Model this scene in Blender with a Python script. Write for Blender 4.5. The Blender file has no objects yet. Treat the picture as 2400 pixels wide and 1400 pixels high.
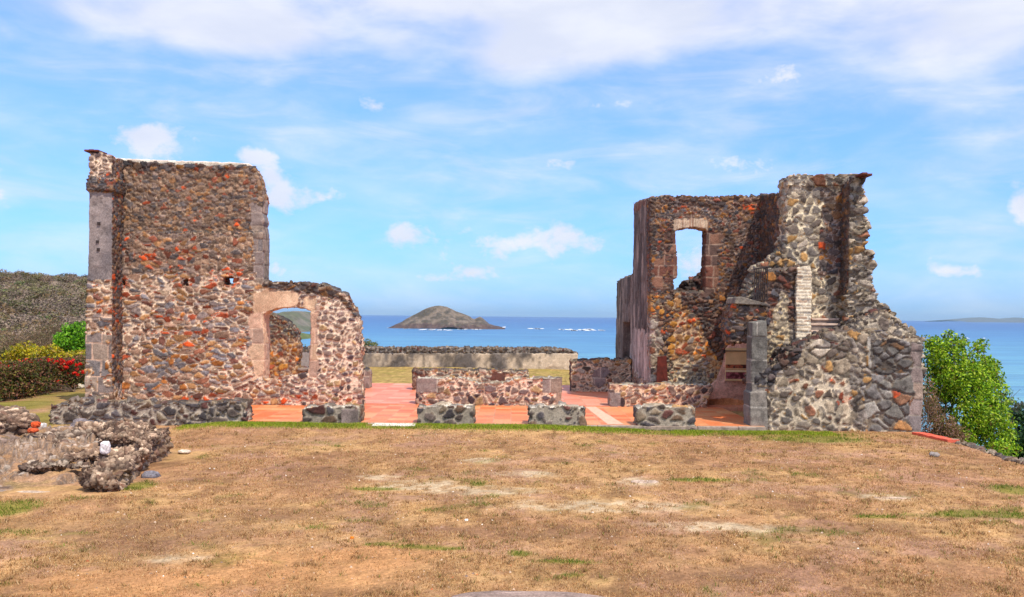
import bpy, bmesh, math, random
import numpy as np
from mathutils import Matrix, Vector
from mathutils.geometry import tessellate_polygon
scn = bpy.context.scene
COL = scn.collection

# ------------------------------------------------------------------ camera
F, PX, PY, ROLL, CH = 2200.0, 1200.0, 739.0, 0.0101, 2.5
cs, sn = math.cos(ROLL), math.sin(ROLL)
cam = bpy.data.cameras.new('camera')
cam.sensor_width = 36; cam.lens = F / 2400 * 36
cam.shift_y = (PY - 700) / 2400
cam.clip_start = 0.1; cam.clip_end = 80000
camo = bpy.data.objects.new('camera', cam); COL.objects.link(camo)
camo.matrix_world = Matrix(((cs, -sn, 0, 0), (0, 0, -1, 0), (sn, cs, 0, CH), (0, 0, 0, 1)))
scn.camera = camo
SEA = -38.0
def at(px, py, Y):
    a = (px - PX) / F; b = -(py - PY) / F
    return (Y * (a * cs - b * sn), Y, CH + Y * (a * sn + b * cs))
def gp(px, py, z=0.0):
    a = (px - PX) / F; b = -(py - PY) / F
    t = (z - CH) / (a * sn + b * cs)
    return (t * (a * cs - b * sn), t, z)

# ------------------------------------------------------------------ view, sun, sky
scn.view_settings.view_transform = 'Standard'; scn.view_settings.look = 'None'
scn.view_settings.exposure = 0.04; scn.view_settings.gamma = 1.0
try: scn.view_settings.use_curve_mapping = False
except Exception: pass
scn.cycles.max_bounces = 6
scn.cycles.transparent_max_bounces = 8
SUN_TO = Vector((0.36, -0.52, 1.0)).normalized()
SUN_EL = math.asin(SUN_TO.z); SUN_ROT = math.atan2(SUN_TO.x, SUN_TO.y)
sun = bpy.data.lights.new('sun', 'SUN'); sun.energy = 4.3; sun.angle = math.radians(0.5); sun.color = (1, 0.92, 0.80)
suno = bpy.data.objects.new('sun', sun); COL.objects.link(suno)
suno.rotation_euler = (-SUN_TO).to_track_quat('-Z', 'Y').to_euler()

W = bpy.data.worlds.new('World'); scn.world = W; W.use_nodes = True
nt = W.node_tree
class NB:
    def __init__(s, nt): s.nt = nt
    def n(s, t, **k):
        o = s.nt.nodes.new(t)
        for a, v in k.items(): setattr(o, a, v)
        return o
    def l(s, a, b): s.nt.links.new(a, b)
    def val(s, sock, v):
        if isinstance(v, (int, float)): sock.default_value = v
        elif isinstance(v, (tuple, list)): sock.default_value = v
        else: s.l(v, sock)
    def m(s, op, a, b=None, c=None, clamp=False):
        o = s.n('ShaderNodeMath', operation=op, use_clamp=clamp)
        s.val(o.inputs[0], a)
        if b is not None: s.val(o.inputs[1], b)
        if c is not None: s.val(o.inputs[2], c)
        return o.outputs[0]
    def mix(s, f, a, b, bt='MIX'):
        o = s.n('ShaderNodeMix', data_type='RGBA', blend_type=bt)
        s.val(o.inputs[0], f); s.val(o.inputs[6], a); s.val(o.inputs[7], b)
        return o.outputs[2]
    def noise(s, vec, scale, detail=4, rough=0.55, dist=0.0):
        o = s.n('ShaderNodeTexNoise')
        if vec is not None: s.l(vec, o.inputs['Vector'])
        o.inputs['Scale'].default_value = scale; o.inputs['Detail'].default_value = detail
        o.inputs['Roughness'].default_value = rough; o.inputs['Distortion'].default_value = dist
        return o.outputs[0]
    def step(s, v, a, b, lo=0.0, hi=1.0):
        o = s.n('ShaderNodeMapRange', interpolation_type='SMOOTHSTEP')
        s.val(o.inputs[0], v); o.inputs[1].default_value = a; o.inputs[2].default_value = b
        o.inputs[3].default_value = lo; o.inputs[4].default_value = hi
        return o.outputs[0]
    def comb(s, x, y, z=0.0):
        o = s.n('ShaderNodeCombineXYZ')
        s.val(o.inputs[0], x); s.val(o.inputs[1], y); s.val(o.inputs[2], z)
        return o.outputs[0]
b = NB(nt); nt.nodes.clear()
sky = b.n('ShaderNodeTexSky', sky_type='NISHITA'); sky.sun_disc = False
sky.sun_elevation = SUN_EL; sky.sun_rotation = SUN_ROT
sky.air_density = 1.0; sky.dust_density = 0.6; sky.ozone_density = 1.6
tc = b.n('ShaderNodeTexCoord')
sx = b.n('ShaderNodeSeparateXYZ'); b.l(tc.outputs['Generated'], sx.inputs[0])
az = b.m('ARCTAN2', sx.outputs[0], sx.outputs[1])
el = b.m('ARCSINE', sx.outputs[2])
# the blue of a clear tropical sky: deepen Nishita's horizon towards cyan blue
t0 = b.step(el, 0.0, 0.34)
tint = b.mix(t0, (0.42, 0.79, 1.60, 1), (0.84, 1.16, 2.05, 1))
skyc = b.mix(1.0, sky.outputs[0], tint, 'MULTIPLY')
# cloud cover, laid out by azimuth and elevation
v1 = b.comb(b.m('MULTIPLY', az, 6.0), b.m('MULTIPLY', el, 15.0))
n1 = b.noise(v1, 1.3, 7, 0.52, 0.25)
v2 = b.comb(b.m('MULTIPLY', az, 7.0), b.m('MULTIPLY', el, 30.0), 3.0)
n2 = b.noise(v2, 1.0, 6, 0.6, 0.6)
v3 = b.comb(b.m('MULTIPLY', az, 22.0), b.m('MULTIPLY', el, 30.0), 7.0)
n3 = b.noise(v3, 1.6, 7, 0.6, 0.2)
BLOB = [(330, 50, 400, 75, 1.0), (620, 95, 170, 60, .75), (960, 10, 260, 55, 1.0), (1300, 110, 240, 95, 1.0), (1600, 50, 330, 85, 1.1), (2260, 70, 260, 120, 1.15), (1170, 150, 90, 45, .6), (930, 120, 70, 45, .35)]
CUM = [(352, 335, 70, 48, 1.15), (592, 372, 38, 24, .9), (690, 455, 120, 40, .72), (955, 552, 48, 32, .9), (1310, 562, 95, 45, .85), (1110, 580, 130, 38, .6), (1320, 382, 50, 26, .6), (1720, 390, 110, 34, .66), (1830, 183, 70, 30, .7), (868, 255, 40, 24, .5), (1625, 612, 60, 38, .8), (2240, 636, 60, 16, .9), (2398, 480, 32, 50, 1.0), (652, 632, 30, 24, .8), (1110, 640, 55, 16, .7), (-5, 445, 40, 60, .6), (2200, 590, 30, 25, .5), (640, 410, 28, 60, .55), (1000, 655, 120, 12, .45), (1480, 250, 200, 18, .4), (180, 560, 180, 30, .3)]
def blob(px, py, sx_, sy_, k):
    a0 = math.atan((px - PX) / F); e0 = (PY + (px - PX) * ROLL - py) / F * math.cos(a0)
    da = b.m('MULTIPLY', b.m('SUBTRACT', az, a0), F / sx_); de = b.m('MULTIPLY', b.m('SUBTRACT', el, e0), F / sy_)
    r = b.m('ADD', b.m('MULTIPLY', da, da), b.m('MULTIPLY', de, de))
    return b.m('MULTIPLY', b.m('EXPONENT', b.m('MULTIPLY', r, -0.9)), k)
def total(L):
    s = None
    for q in L:
        x = blob(*q); s = x if s is None else b.m('ADD', s, x)
    return s
big = b.m('ADD', total(BLOB), b.m('MAXIMUM', b.step(el, 0.38, 0.7, 0, 0.95), b.step(b.m('ABSOLUTE', az), 0.9, 1.6, 0, 0.75)))  # unseen cloud overhead and behind, added to neutralise the blue fill light
mbig = b.step(b.m('ADD', big, b.m('MULTIPLY', b.m('SUBTRACT', n1, 0.5), 1.5)), 0.10, 1.15)
cu = total(CUM)
mcu = b.step(b.m('ADD', cu, b.m('MULTIPLY', b.m('SUBTRACT', n3, 0.5), 1.9)), 0.20, 0.95)
cir = b.m('ADD', b.m('MULTIPLY', b.step(n2, 0.38, 0.9), b.step(el, 0.01, 0.10, 0.3, 0.62)), b.step(n1, 0.3, 0.75, 0.04, 0.38))
mask = b.m('MAXIMUM', b.m('MULTIPLY', mbig, 0.88), b.m('MAXIMUM', b.m('MULTIPLY', mcu, 0.9), b.m('MULTIPLY', cir, 0.8)))
shade = b.step(n1, 0.35, 0.7, 0.0, 1.0)
cloudc = b.mix(shade, (5.2, 5.4, 5.9, 1), (6.2, 6.25, 6.4, 1))
fin = b.mix(mask, skyc, cloudc)
bg = b.n('ShaderNodeBackground'); bg.inputs['Strength'].default_value = 0.15
b.l(fin, bg.inputs['Color'])
wo = b.n('ShaderNodeOutputWorld'); b.l(bg.outputs[0], wo.inputs['Surface'])

# ------------------------------------------------------------------ small helpers
def lin(r, g, bb, k=1.0):
    o = []
    for c in (r, g, bb):
        c = c / 255.0
        c = c / 12.92 if c <= .04045 else ((c + .055) / 1.055) ** 2.4
        o.append(min(c / k, .82))
    return np.array(o, np.float32)
KW = 1.0      # photograph brightness of a sunlit wall relative to its albedo
def S(r, g, bb): return lin(r, g, bb, KW)
def hsh(ix, iy, iz, seed):
    h = (ix.astype(np.uint32) * np.uint32(0x8da6b343)) ^ (iy.astype(np.uint32) * np.uint32(0xd8163841)) ^ (iz.astype(np.uint32) * np.uint32(0xcb1ab31f)) ^ np.uint32((seed * 0x9e3779b1) & 0xffffffff)
    h ^= h >> np.uint32(15); h *= np.uint32(0x2c1b3c6d); h ^= h >> np.uint32(12); h *= np.uint32(0x297a2d39); h ^= h >> np.uint32(15)
    return h
def r01(h, k):
    h = h * np.uint32((k * 2 + 1) * 0x45d9f3b & 0xffffffff | 1); h = h ^ (h >> np.uint32(16)); h = h * np.uint32(0x45d9f3b); h = h ^ (h >> np.uint32(16))
    return (h & np.uint32(0xffff)).astype(np.float32) / 65535.0
def vn(P, f, seed=0):
    """value noise 0..1; f scalar or 3-tuple frequency"""
    Q = P * np.asarray(f, np.float32); I = np.floor(Q); u = (Q - I).astype(np.float32); I = I.astype(np.int64); u = u * u * (3 - 2 * u)
    o = np.zeros(len(P), np.float32)
    for a in (0, 1):
        for c in (0, 1):
            for d in (0, 1):
                w = (u[:, 0] if a else 1 - u[:, 0]) * (u[:, 1] if c else 1 - u[:, 1]) * (u[:, 2] if d else 1 - u[:, 2])
                o += w * r01(hsh(I[:, 0] + a, I[:, 1] + c, I[:, 2] + d, seed), 3)
    return o
def fbm(P, f, seed=0, oc=4):
    f = np.asarray(f, np.float32); s = 0; a = .5; t = 0
    for i in range(oc):
        s = s + a * vn(P, f, seed + i * 7); t += a; a *= .55; f = f * 2.07
    return s / t
def sst(x, a, c):
    t = np.clip((x - a) / (c - a), 0, 1); return t * t * (3 - 2 * t)
def inpoly(x, y, poly):
    ins = np.zeros(len(x), bool); n = len(poly)
    for i in range(n):
        x0, y0 = poly[i]; x1, y1 = poly[(i + 1) % n]
        if y0 == y1: continue
        c = ((y0 > y) != (y1 > y)) & (x < (x1 - x0) * (y - y0) / (y1 - y0) + x0)
        ins ^= c
    return ins
def tag(o, label=None, cat=None, group=None, kind=None):
    if label: o['label'] = label
    if cat: o['category'] = cat
    if group: o['group'] = group
    if kind: o['kind'] = kind
    return o
def link(name, me, mat=None, parent=None):
    o = bpy.data.objects.new(name, me); COL.objects.link(o)
    if mat:
        me.materials.clear(); me.materials.append(mat)
    if parent: o.parent = parent
    return o
def empty(name, loc, label, cat, group=None):
    o = bpy.data.objects.new(name, None); COL.objects.link(o); o.location = loc; o.empty_display_size = .2
    bpy.context.view_layer.update()
    return tag(o, label, cat, group)
def under(o, parent):
    """parent a world-space mesh under an empty without moving it"""
    o.parent = parent; o.matrix_parent_inverse = Matrix.Translation(parent.location).inverted(); return o
def mesh_np(name, V, Fc, col=None, smooth=False):
    me = bpy.data.meshes.new(name); V = np.ascontiguousarray(V, np.float32); Fc = np.ascontiguousarray(Fc, np.int32)
    n, k = Fc.shape
    me.vertices.add(len(V)); me.vertices.foreach_set('co', V.ravel())
    me.loops.add(n * k); me.loops.foreach_set('vertex_index', Fc.ravel())
    me.polygons.add(n); me.polygons.foreach_set('loop_start', np.arange(n, dtype=np.int32) * k)
    me.update(calc_edges=True); me.validate()
    if smooth: me.polygons.foreach_set('use_smooth', np.ones(len(me.polygons), bool))
    if col is not None: setcol(me, col)
    return me
def setcol(me, col):
    a = me.attributes.new('Col', 'FLOAT_COLOR', 'POINT')
    c = np.ones((len(me.vertices), 4), np.float32); c[:, :3] = np.clip(col, 0, .9); a.data.foreach_set('color', c.ravel())

# ------------------------------------------------------------------ materials
def mat(name, rough=.9, spec=.2):
    m = bpy.data.materials.new(name); m.use_nodes = True
    p = m.node_tree.nodes['Principled BSDF']; p.inputs['Roughness'].default_value = rough
    p.inputs['Specular IOR Level'].default_value = spec
    return m, NB(m.node_tree), p
def attr_mat(name, rough=.92, nscale=45., nam=.35, bump=.35, bdist=.01, spec=.15, transl=0.0):
    m, q, p = mat(name, rough, spec)
    a = q.n('ShaderNodeAttribute', attribute_name='Col')
    tcn = q.n('ShaderNodeTexCoord')
    n = q.noise(tcn.outputs['Object'], nscale, 5, .65)
    f = q.step(n, .25, .75, 1 - nam, 1 + nam * .8)
    c = q.mix(1.0, a.outputs['Color'], q.comb(f, f, f), 'MULTIPLY'); q.l(c, p.inputs['Base Color'])
    if bump:
        bm = q.n('ShaderNodeBump'); bm.inputs['Strength'].default_value = bump; bm.inputs['Distance'].default_value = bdist
        q.l(n, bm.inputs['Height']); q.l(bm.outputs[0], p.inputs['Normal'])
    if transl:
        t = q.n('ShaderNodeBsdfTranslucent'); q.l(c, t.inputs[0])
        mx = q.n('ShaderNodeMixShader'); mx.inputs[0].default_value = transl
        q.l(p.outputs[0], mx.inputs[1]); q.l(t.outputs[0], mx.inputs[2])
        q.l(mx.outputs[0], m.node_tree.nodes['Material Output'].inputs[0])
    return m
def flat_mat(name, c, rough=.7, spec=.3, nscale=8., var=.25, bump=.2, metal=0):
    m, q, p = mat(name, rough, spec); p.inputs['Metallic'].default_value = metal
    tcn = q.n('ShaderNodeTexCoord'); n = q.noise(tcn.outputs['Object'], nscale, 6, .65)
    c = tuple(float(x) for x in c)
    q.l(q.mix(q.step(n, .3, .7), tuple(x * (1 - var) for x in c) + (1,), tuple(min(x * (1 + var), .85) for x in c) + (1,)), p.inputs['Base Color'])
    if bump:
        bm = q.n('ShaderNodeBump'); bm.inputs['Strength'].default_value = bump; bm.inputs['Distance'].default_value = .01
        q.l(n, bm.inputs['Height']); q.l(bm.outputs[0], p.inputs['Normal'])
    return m
M_STONE = attr_mat('masonry', .93, 38., .38, .5, .012)
M_FARLAND = attr_mat('scrub_land', .95, .5, .3, 0)
M_LEAF = attr_mat('leaf', .55, 9., .15, 0, spec=.25, transl=.3)
M_GROUND = attr_mat('dry_ground', .97, 30., .34, .7, .02, spec=.05)
M_BLADE = attr_mat('grass_blade', .8, 12., .2, 0, spec=.1, transl=.2)
M_BARK = flat_mat('bark', (.16, .11, .08), .9)

# ------------------------------------------------------------------ masonry
def pal(*a): return (np.array([S(*x[:3]) for x in a], np.float32), np.cumsum([x[3] for x in a]) / sum(x[3] for x in a))
P_WARM = pal((158, 124, 102, 4), (140, 122, 114, 3), (164, 120, 80, 3), (144, 92, 70, 1.6), (122, 114, 114, 2.2), (176, 110, 58, 1.2), (112, 74, 62, 1.2), (176, 148, 122, 1))
P_SMALL = pal((142, 114, 92, 4), (126, 106, 94, 4), (118, 96, 80, 3), (152, 110, 74, 2), (104, 94, 90, 2), (136, 80, 60, 1))
P_PINK = pal((156, 130, 112, 4), (136, 114, 104, 3), (108, 90, 86, 2), (88, 72, 74, 1.4), (168, 136, 98, 1.8), (150, 108, 84, 1))
P_GREY = pal((156, 140, 118, 4), (130, 120, 110, 3), (164, 150, 132, 2.2), (102, 90, 80, 2.4), (168, 128, 80, 1.2), (136, 92, 70, 1))
P_DARK = pal((108, 84, 72, 4), (92, 80, 76, 3), (124, 92, 66, 2.4), (118, 70, 56, 1.5), (84, 80, 82, 2), (146, 98, 52, 1))
P_OCHRE = pal((150, 112, 74, 4), (168, 118, 56, 2.2), (128, 102, 84, 3), (122, 112, 104, 2), (140, 76, 52, 1), (180, 110, 46, 1.2))
P_COB = pal((96, 84, 76, 4), (82, 76, 76, 3), (112, 90, 72, 2), (94, 62, 56, 1.4), (128, 112, 92, 1.6))
P_BIGG = pal((136, 130, 124, 4), (116, 110, 104, 3), (142, 136, 126, 2), (126, 92, 70, 1.3), (150, 108, 68, .7))
ORANGE = S(222, 92, 44); BRICK = S(176, 84, 54)
def st(s, asp=(1.25, 1.25, .78), gap=.10, amp=.045, mort=(226, 188, 160), p=P_WARM, rmax=9, mould=0., mouldz=None, brick=.0, kind='rubble', wgt=.45, **k):
    d = dict(s=s, asp=asp, gap=gap, amp=amp, mort=S(*mort), pal=p, rmax=rmax, mould=mould, mouldz=mouldz, brick=brick, kind=kind, wgt=wgt); d.update(k); return d
R_WARM = st(.165, asp=(1.4, 1.25, .70), gap=.11, amp=.03, mort=(244, 206, 176), brick=.02, sbrick=.2, spall=.65)
R_SMALL = st(.11, gap=.05, amp=.03, mort=(182, 154, 128), p=P_SMALL, brick=.012, mould=.22)
R_PINK = st(.15, asp=(1.15, 1.15, .85), gap=.16, amp=.03, mort=(238, 206, 178), p=P_PINK, rmax=.55, mould=.0)
R_GREY = st(.19, asp=(1.1, 1.1, .9), gap=.09, amp=.035, mort=(210, 194, 168), p=P_GREY, mould=.52)
R_PALE = st(.145, asp=(1.2, 1.2, .7), gap=.13, amp=.03, mort=(232, 212, 180), p=P_GREY, mould=.12)
R_DARK = st(.095, gap=.06, amp=.03, mort=(164, 138, 120), p=P_DARK, mould=.55, brick=.02)
R_OCHRE = st(.145, asp=(1.15, 1.15, .85), gap=.10, amp=.034, mort=(204, 176, 136), p=P_OCHRE, mould=.42)
R_BLACK = st(.12, gap=.06, amp=.045, mort=(120, 104, 92), p=P_DARK, mould=.66)
R_RAG = st(.17, asp=(1.3, 1.3, .7), gap=.09, amp=.085, mort=(196, 180, 156), p=P_GREY, mould=.5)
R_COB = st(.25, asp=(1.1, 1.1, .9), gap=.15, amp=.026, mort=(158, 146, 128), p=P_COB, rmax=.74, mould=.34, spall=.3)
R_OLD = st(.18, asp=(1.2, 1.2, .8), gap=.13, amp=.035, mort=(170, 158, 142), p=P_COB, mould=.34)
R_BIG = st(.32, asp=(1.1, 1.1, .8), gap=.09, amp=.035, mort=(130, 116, 100), p=P_BIGG, mould=.72)
P_DRESS = pal((142, 126, 118, 3), (128, 118, 114, 2), (152, 132, 116, 2))
A_GREY = st(.5, kind='ashlar', h=.36, w=.62, jw=.014, p=P_DRESS, mort=(190, 174, 156), mould=.2, amp=.012)
A_PINK = st(.5, kind='ashlar', h=.42, w=.45, jw=.012, p=pal((196, 158, 132, 3), (176, 146, 126, 2), (206, 172, 140, 2)), mort=(226, 190, 160), amp=.012)
A_RED = st(.5, kind='ashlar', h=.3, w=.42, jw=.016, p=pal((124, 82, 68, 3), (108, 76, 66, 2), (134, 98, 80, 2), (100, 80, 72, 1)), mort=(160, 134, 116), mould=.45, amp=.014)
A_PILL = st(.5, kind='ashlar', h=.52, w=1.2, jw=.012, p=pal((124, 120, 112, 3), (134, 126, 116, 2), (108, 104, 98, 2)), mort=(176, 168, 156), mould=.25, amp=.01)
B_PALE = st(.5, kind='ashlar', h=.075, w=.3, jw=.012, p=pal((214, 196, 168, 3), (200, 178, 148, 2), (190, 160, 132, 1)), mort=(236, 222, 198), mould=.12, amp=.012)
B_ARCH = st(.5, kind='ashlar', h=.9, w=.07, jw=.012, p=pal((196, 168, 140, 3), (180, 148, 122, 2), (170, 134, 110, 1)), mort=(214, 192, 166), mould=.1, amp=.012)
PL_LINT = st(.5, kind='plaster', c0=(232, 196, 160), c1=(196, 158, 126), mould=.15)
PL_GREY = st(.5, kind='plaster', c0=(150, 136, 130), c1=(112, 104, 104), mould=.3)
PL_SIDE = st(.5, kind='plaster', c0=(172, 152, 138), c1=(112, 94, 84), mould=.9, streak=1)
PL_PINK = st(.5, kind='plaster', c0=(224, 172, 148), c1=(200, 150, 128), mould=.12)
PL_PER = st(.5, kind='plaster', c0=(196, 176, 152), c1=(112, 104, 98), mould=.5)
TOPS = st(.2, asp=(1.2, 1.2, 1.), gap=.2, amp=.045, mort=(214, 206, 190), p=P_GREY, rmax=.42, mould=.1)
TOPD = st(.18, asp=(1.2, 1.2, 1.), gap=.1, amp=.06, mort=(140, 128, 112), p=P_COB, mould=.55)
MOULD_AND_SHADE = np.array([.030, .026, .024], np.float32)  # black of real mould, also of shade painted on some faces

def masonry(P, N, stl, seed, orange=None):
    n = len(P); rng = None
    disp = np.zeros(n, np.float32); col = np.zeros((n, 3), np.float32)
    wob = np.stack([vn(P, 3.1, seed + 1), vn(P, 3.1, seed + 2), vn(P, 3.1, seed + 3)], 1) - .5
    fine = fbm(P, 9., seed + 4, 3)
    if stl['kind'] == 'rubble':
        s = stl['s']; asp = np.array(stl['asp'], np.float32)
        wob2 = np.stack([vn(P, 9., seed + 5), vn(P, 9., seed + 6), vn(P, 9., seed + 8)], 1) - .5
        Q = (P + wob * .20 * s / .2 + wob2 * .022 * s / .2) / (asp * s)
        I = np.floor(Q).astype(np.int64); fr = (Q - I).astype(np.float32)
        f1 = np.full(n, 9., np.float32); f2 = np.full(n, 9., np.float32); ident = np.zeros(n, np.uint32); tx_ = np.zeros(n, np.float32); tz_ = np.zeros(n, np.float32)
        for dx in (-1, 0, 1):
            for dy in (-1, 0, 1):
                for dz in (-1, 0, 1):
                    h = hsh(I[:, 0] + dx, I[:, 1] + dy, I[:, 2] + dz, seed)
                    vx = fr[:, 0] - dx - r01(h, 1); vy = fr[:, 1] - dy - r01(h, 2); vz = fr[:, 2] - dz - r01(h, 3)
                    d = np.sqrt(vx ** 2 + vy ** 2 + vz ** 2) - stl['wgt'] * r01(h, 4)
                    c1 = d < f1; tx_ = np.where(c1, vx + vy, tx_); tz_ = np.where(c1, vz, tz_)
                    f2 = np.where(c1, f1, np.minimum(f2, d)); ident = np.where(c1, h, ident); f1 = np.where(c1, d, f1)
        edge = f2 - f1
        big = vn(P, .9, seed + 11)
        gap = stl['gap'] * (.45 + 1.1 * big)
        ra, rb, rc, rd = r01(ident, 5), r01(ident, 6), r01(ident, 7), r01(ident, 8)
        mask = sst(edge + (fine - .5) * .16, gap, gap + .05)
        if stl['rmax'] < 5: mask = mask * (1 - sst(f1 + (fine - .5) * .14, stl['rmax'] * (.45 + .75 * rd) - .04, stl['rmax'] * (.45 + .75 * rd) + .05))
        # small spalls wedged into the joints
        Q2 = Q * 2.3 + wob * .8; I2 = np.floor(Q2).astype(np.int64); u2 = (Q2 - I2).astype(np.float32)
        g1 = np.full(n, 9., np.float32); g2 = np.full(n, 9., np.float32); id2 = np.zeros(n, np.uint32)
        for dx in (-1, 0, 1):
            for dy in (-1, 0, 1):
                for dz in (-1, 0, 1):
                    h = hsh(I2[:, 0] + dx, I2[:, 1] + dy, I2[:, 2] + dz, seed + 77)
                    d = np.sqrt((u2[:, 0] - dx - r01(h, 1)) ** 2 + (u2[:, 1] - dy - r01(h, 2)) ** 2 + (u2[:, 2] - dz - r01(h, 3)) ** 2)
                    c1 = d < g1
                    g2 = np.where(c1, g1, np.minimum(g2, d)); id2 = np.where(c1, h, id2); g1 = np.where(c1, d, g1)
        m2 = sst(g2 - g1, .16, .26) * (1 - mask) * (r01(id2, 4) < stl.get('spall', .55)) * (1 - sst(g1, .42, .5))
        grain = fbm(P, 30., seed + 21, 2); face = fbm(P, 15., seed + 23, 3)
        round_ = np.sqrt(np.clip(edge - gap, 0, .2) / .2); tilt = tx_ * (r01(ident, 11) - .5) + tz_ * (r01(ident, 12) - .62)
        amp = stl['amp']
        amp = amp * .78; disp = mask * amp * (.62 + .38 * round_) * (.25 + 1.0 * rc + 1.7 * tilt) - (1 - mask) * amp * 1.0 + m2 * amp * .8 + (face - .5) * amp * .9 * (.4 + mask)
        pc, cw = stl['pal']; k = np.searchsorted(cw, ra * .9999)
        stone = pc[k] * (.58 + .82 * rb)[:, None]
        stone = stone * (.50 + 1.0 * face)[:, None] * (.66 + .68 * grain)[:, None]
        k2 = np.searchsorted(cw, r01(id2, 5) * .9999)
        st2 = pc[k2] * (.62 + .6 * r01(id2, 6))[:, None] * (.66 + .68 * grain)[:, None]
        bp = np.full(n, stl['brick'], np.float32)
        if orange is not None: bp = np.maximum(bp, orange)
        isb = r01(ident, 9) < bp * .8
        bc = np.where((rc > .66)[:, None], ORANGE, np.where((rc > .3)[:, None], BRICK, BRICK * .55)) * ((.6 + .5 * rb) * (.5 + face))[:, None]
        stone = np.where(isb[:, None], bc, stone)
        st2 = np.where((r01(id2, 9) < np.maximum(bp * 1.2, stl.get('sbrick', 0)))[:, None], ORANGE * .35 + BRICK * .55, st2)
        mo = stl['mort'] * (.62 + .70 * fine)[:, None] * (.72 + .5 * grain)[:, None]
        if orange is not None: mo = mo * (1 - orange[:, None]) + orange[:, None] * (mo * .5 + S(214, 128, 88) * .5)
        mo = mo * (1 - m2[:, None]) + st2 * m2[:, None]
        col = mo * (1 - mask[:, None]) + stone * mask[:, None]
    elif stl['kind'] == 'ashlar':
        h, w = stl['h'], stl['w']
        U = np.where(np.abs(N[:, 0]) > .7, P[:, 1], P[:, 0]) + wob[:, 0] * .03
        Z = P[:, 2] + wob[:, 1] * .03
        r = np.floor(Z / h); z0 = np.zeros(n, np.int64); ri = r.astype(np.int64)
        off = r01(hsh(ri, z0, z0, seed + 3), 1)
        cc = U / w + off; ci = np.floor(cc).astype(np.int64)
        fz = Z - r * h; fu = (cc - ci) * w
        e = np.minimum(np.minimum(fz, h - fz), np.minimum(fu, w - fu))
        mask = sst(e + (fine - .5) * .02, stl['jw'] * .5, stl['jw'] * 1.4)
        hh = hsh(ri, ci, z0, seed + 5); pc, cw = stl['pal']
        k = np.searchsorted(cw, r01(hh, 1) * .9999)
        grain = fbm(P, 22., seed + 21, 2)
        stone = pc[k] * (.86 + .28 * r01(hh, 2))[:, None] * (.7 + .6 * fine)[:, None] * (.8 + .4 * grain)[:, None]
        disp = (mask - .5) * stl['amp'] + (fine - .5) * .03 + (r01(hh, 3) - .5) * .025
        col = stl['mort'] * (.7 + .5 * fine)[:, None] * (1 - mask[:, None]) + stone * mask[:, None]
    else:
        g = fbm(P, (1.6, 1.6, .9) if not stl.get('streak') else (3.6, 3.6, 1.1), seed + 9, 5)
        t = sst(g, .36, .64)[:, None]
        col = (S(*stl['c0']) * t + S(*stl['c1']) * (1 - t)) * (.75 + .5 * fine)[:, None]
        chip = sst(fbm(P, 2.3, seed + 30, 4), .60, .66)
        col = col * (1 - .25 * chip[:, None]); disp = (fine - .5) * .03 - chip * .02
    col = col * (.72 + .56 * fbm(P, .8, seed + 60, 4))[:, None]
    m = stl['mould']
    if m > 0:
        if stl.get('streak'): g = .45 * fbm(P, (5., 5., .8), seed + 40, 5) + .55 * fbm(P, (2., 2., .9), seed + 41, 4)
        else: g = .5 * fbm(P, (1.1, 1.1, .55), seed + 40, 4) + .5 * fbm(P, (7., 7., 4.), seed + 41, 4)  # fine breakup is mould and also stands in for joint shadow
        mk = sst(g, .62 - .26 * m, .74 - .2 * m) * min(1., .55 + .4 * m)
        mk = mk * (.75 + .5 * (fine - .5))
        col = col * (1 - mk[:, None]) + MOULD_AND_SHADE * mk[:, None] * (1 + 3 * fine[:, None] * .3)
    return disp, col

def jag(pts, amp, seg, rng):
    """roughen a polyline edge list: pts = [(x, z, flag)], edges whose start flag is truthy get broken up"""
    out = []
    n = len(pts)
    for i in range(n):
        x0, z0 = pts[i][:2]; x1, z1 = pts[(i + 1) % n][:2]; f = pts[i][2] if len(pts[i]) > 2 else 0
        out.append((x0, z0))
        L = math.hypot(x1 - x0, z1 - z0)
        if f and L > seg * 1.5:
            k = int(L / seg)
            for j in range(1, k):
                t = (j + rng.uniform(-.3, .3)) / k; d = rng.uniform(-1, 1) * amp * f
                out.append((x0 + (x1 - x0) * t - (z1 - z0) / L * d, z0 + (z1 - z0) * t + (x1 - x0) / L * d))
    return out
def extrude(bm, loops, d0, d1, axis='Y'):
    """loops[0] outline, others holes, in (u, z); extruded from d0 to d1 along axis"""
    fl = [[Vector((p[0], p[1], 0)) for p in l] for l in loops]
    tris = tessellate_polygon(fl); flat = [p for l in loops for p in l]
    def mk(p, d): return bm.verts.new((p[0], d, p[1]) if axis == 'Y' else (d, p[0], p[1]))
    A = [mk(p, d0) for p in flat]; B = [mk(p, d1) for p in flat]
    for t in tris:
        try: bm.faces.new([A[i] for i in t]); bm.faces.new([B[i] for i in reversed(t)])
        except ValueError: pass
    o = 0
    for l in loops:
        k = len(l)
        for i in range(k):
            j = (i + 1) % k
            try: bm.faces.new((A[o + i], A[o + j], B[o + j], B[o + i]))
            except ValueError: pass
        o += k
def pxl(pts, Y): return [(at(p[0], p[1], Y)[0], at(p[0], p[1], Y)[2]) + tuple(p[2:]) for p in pts]
def wall_bm(bm, outline, Y, t, holes=(), rough=.05, seg=.16, seed=1):
    rng = random.Random(seed)
    lo = [jag(pxl(outline, Y), rough, seg, rng)] + [jag(pxl(h, Y), .015, .12, rng) for h in holes]
    extrude(bm, lo, Y, Y + t)
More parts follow.
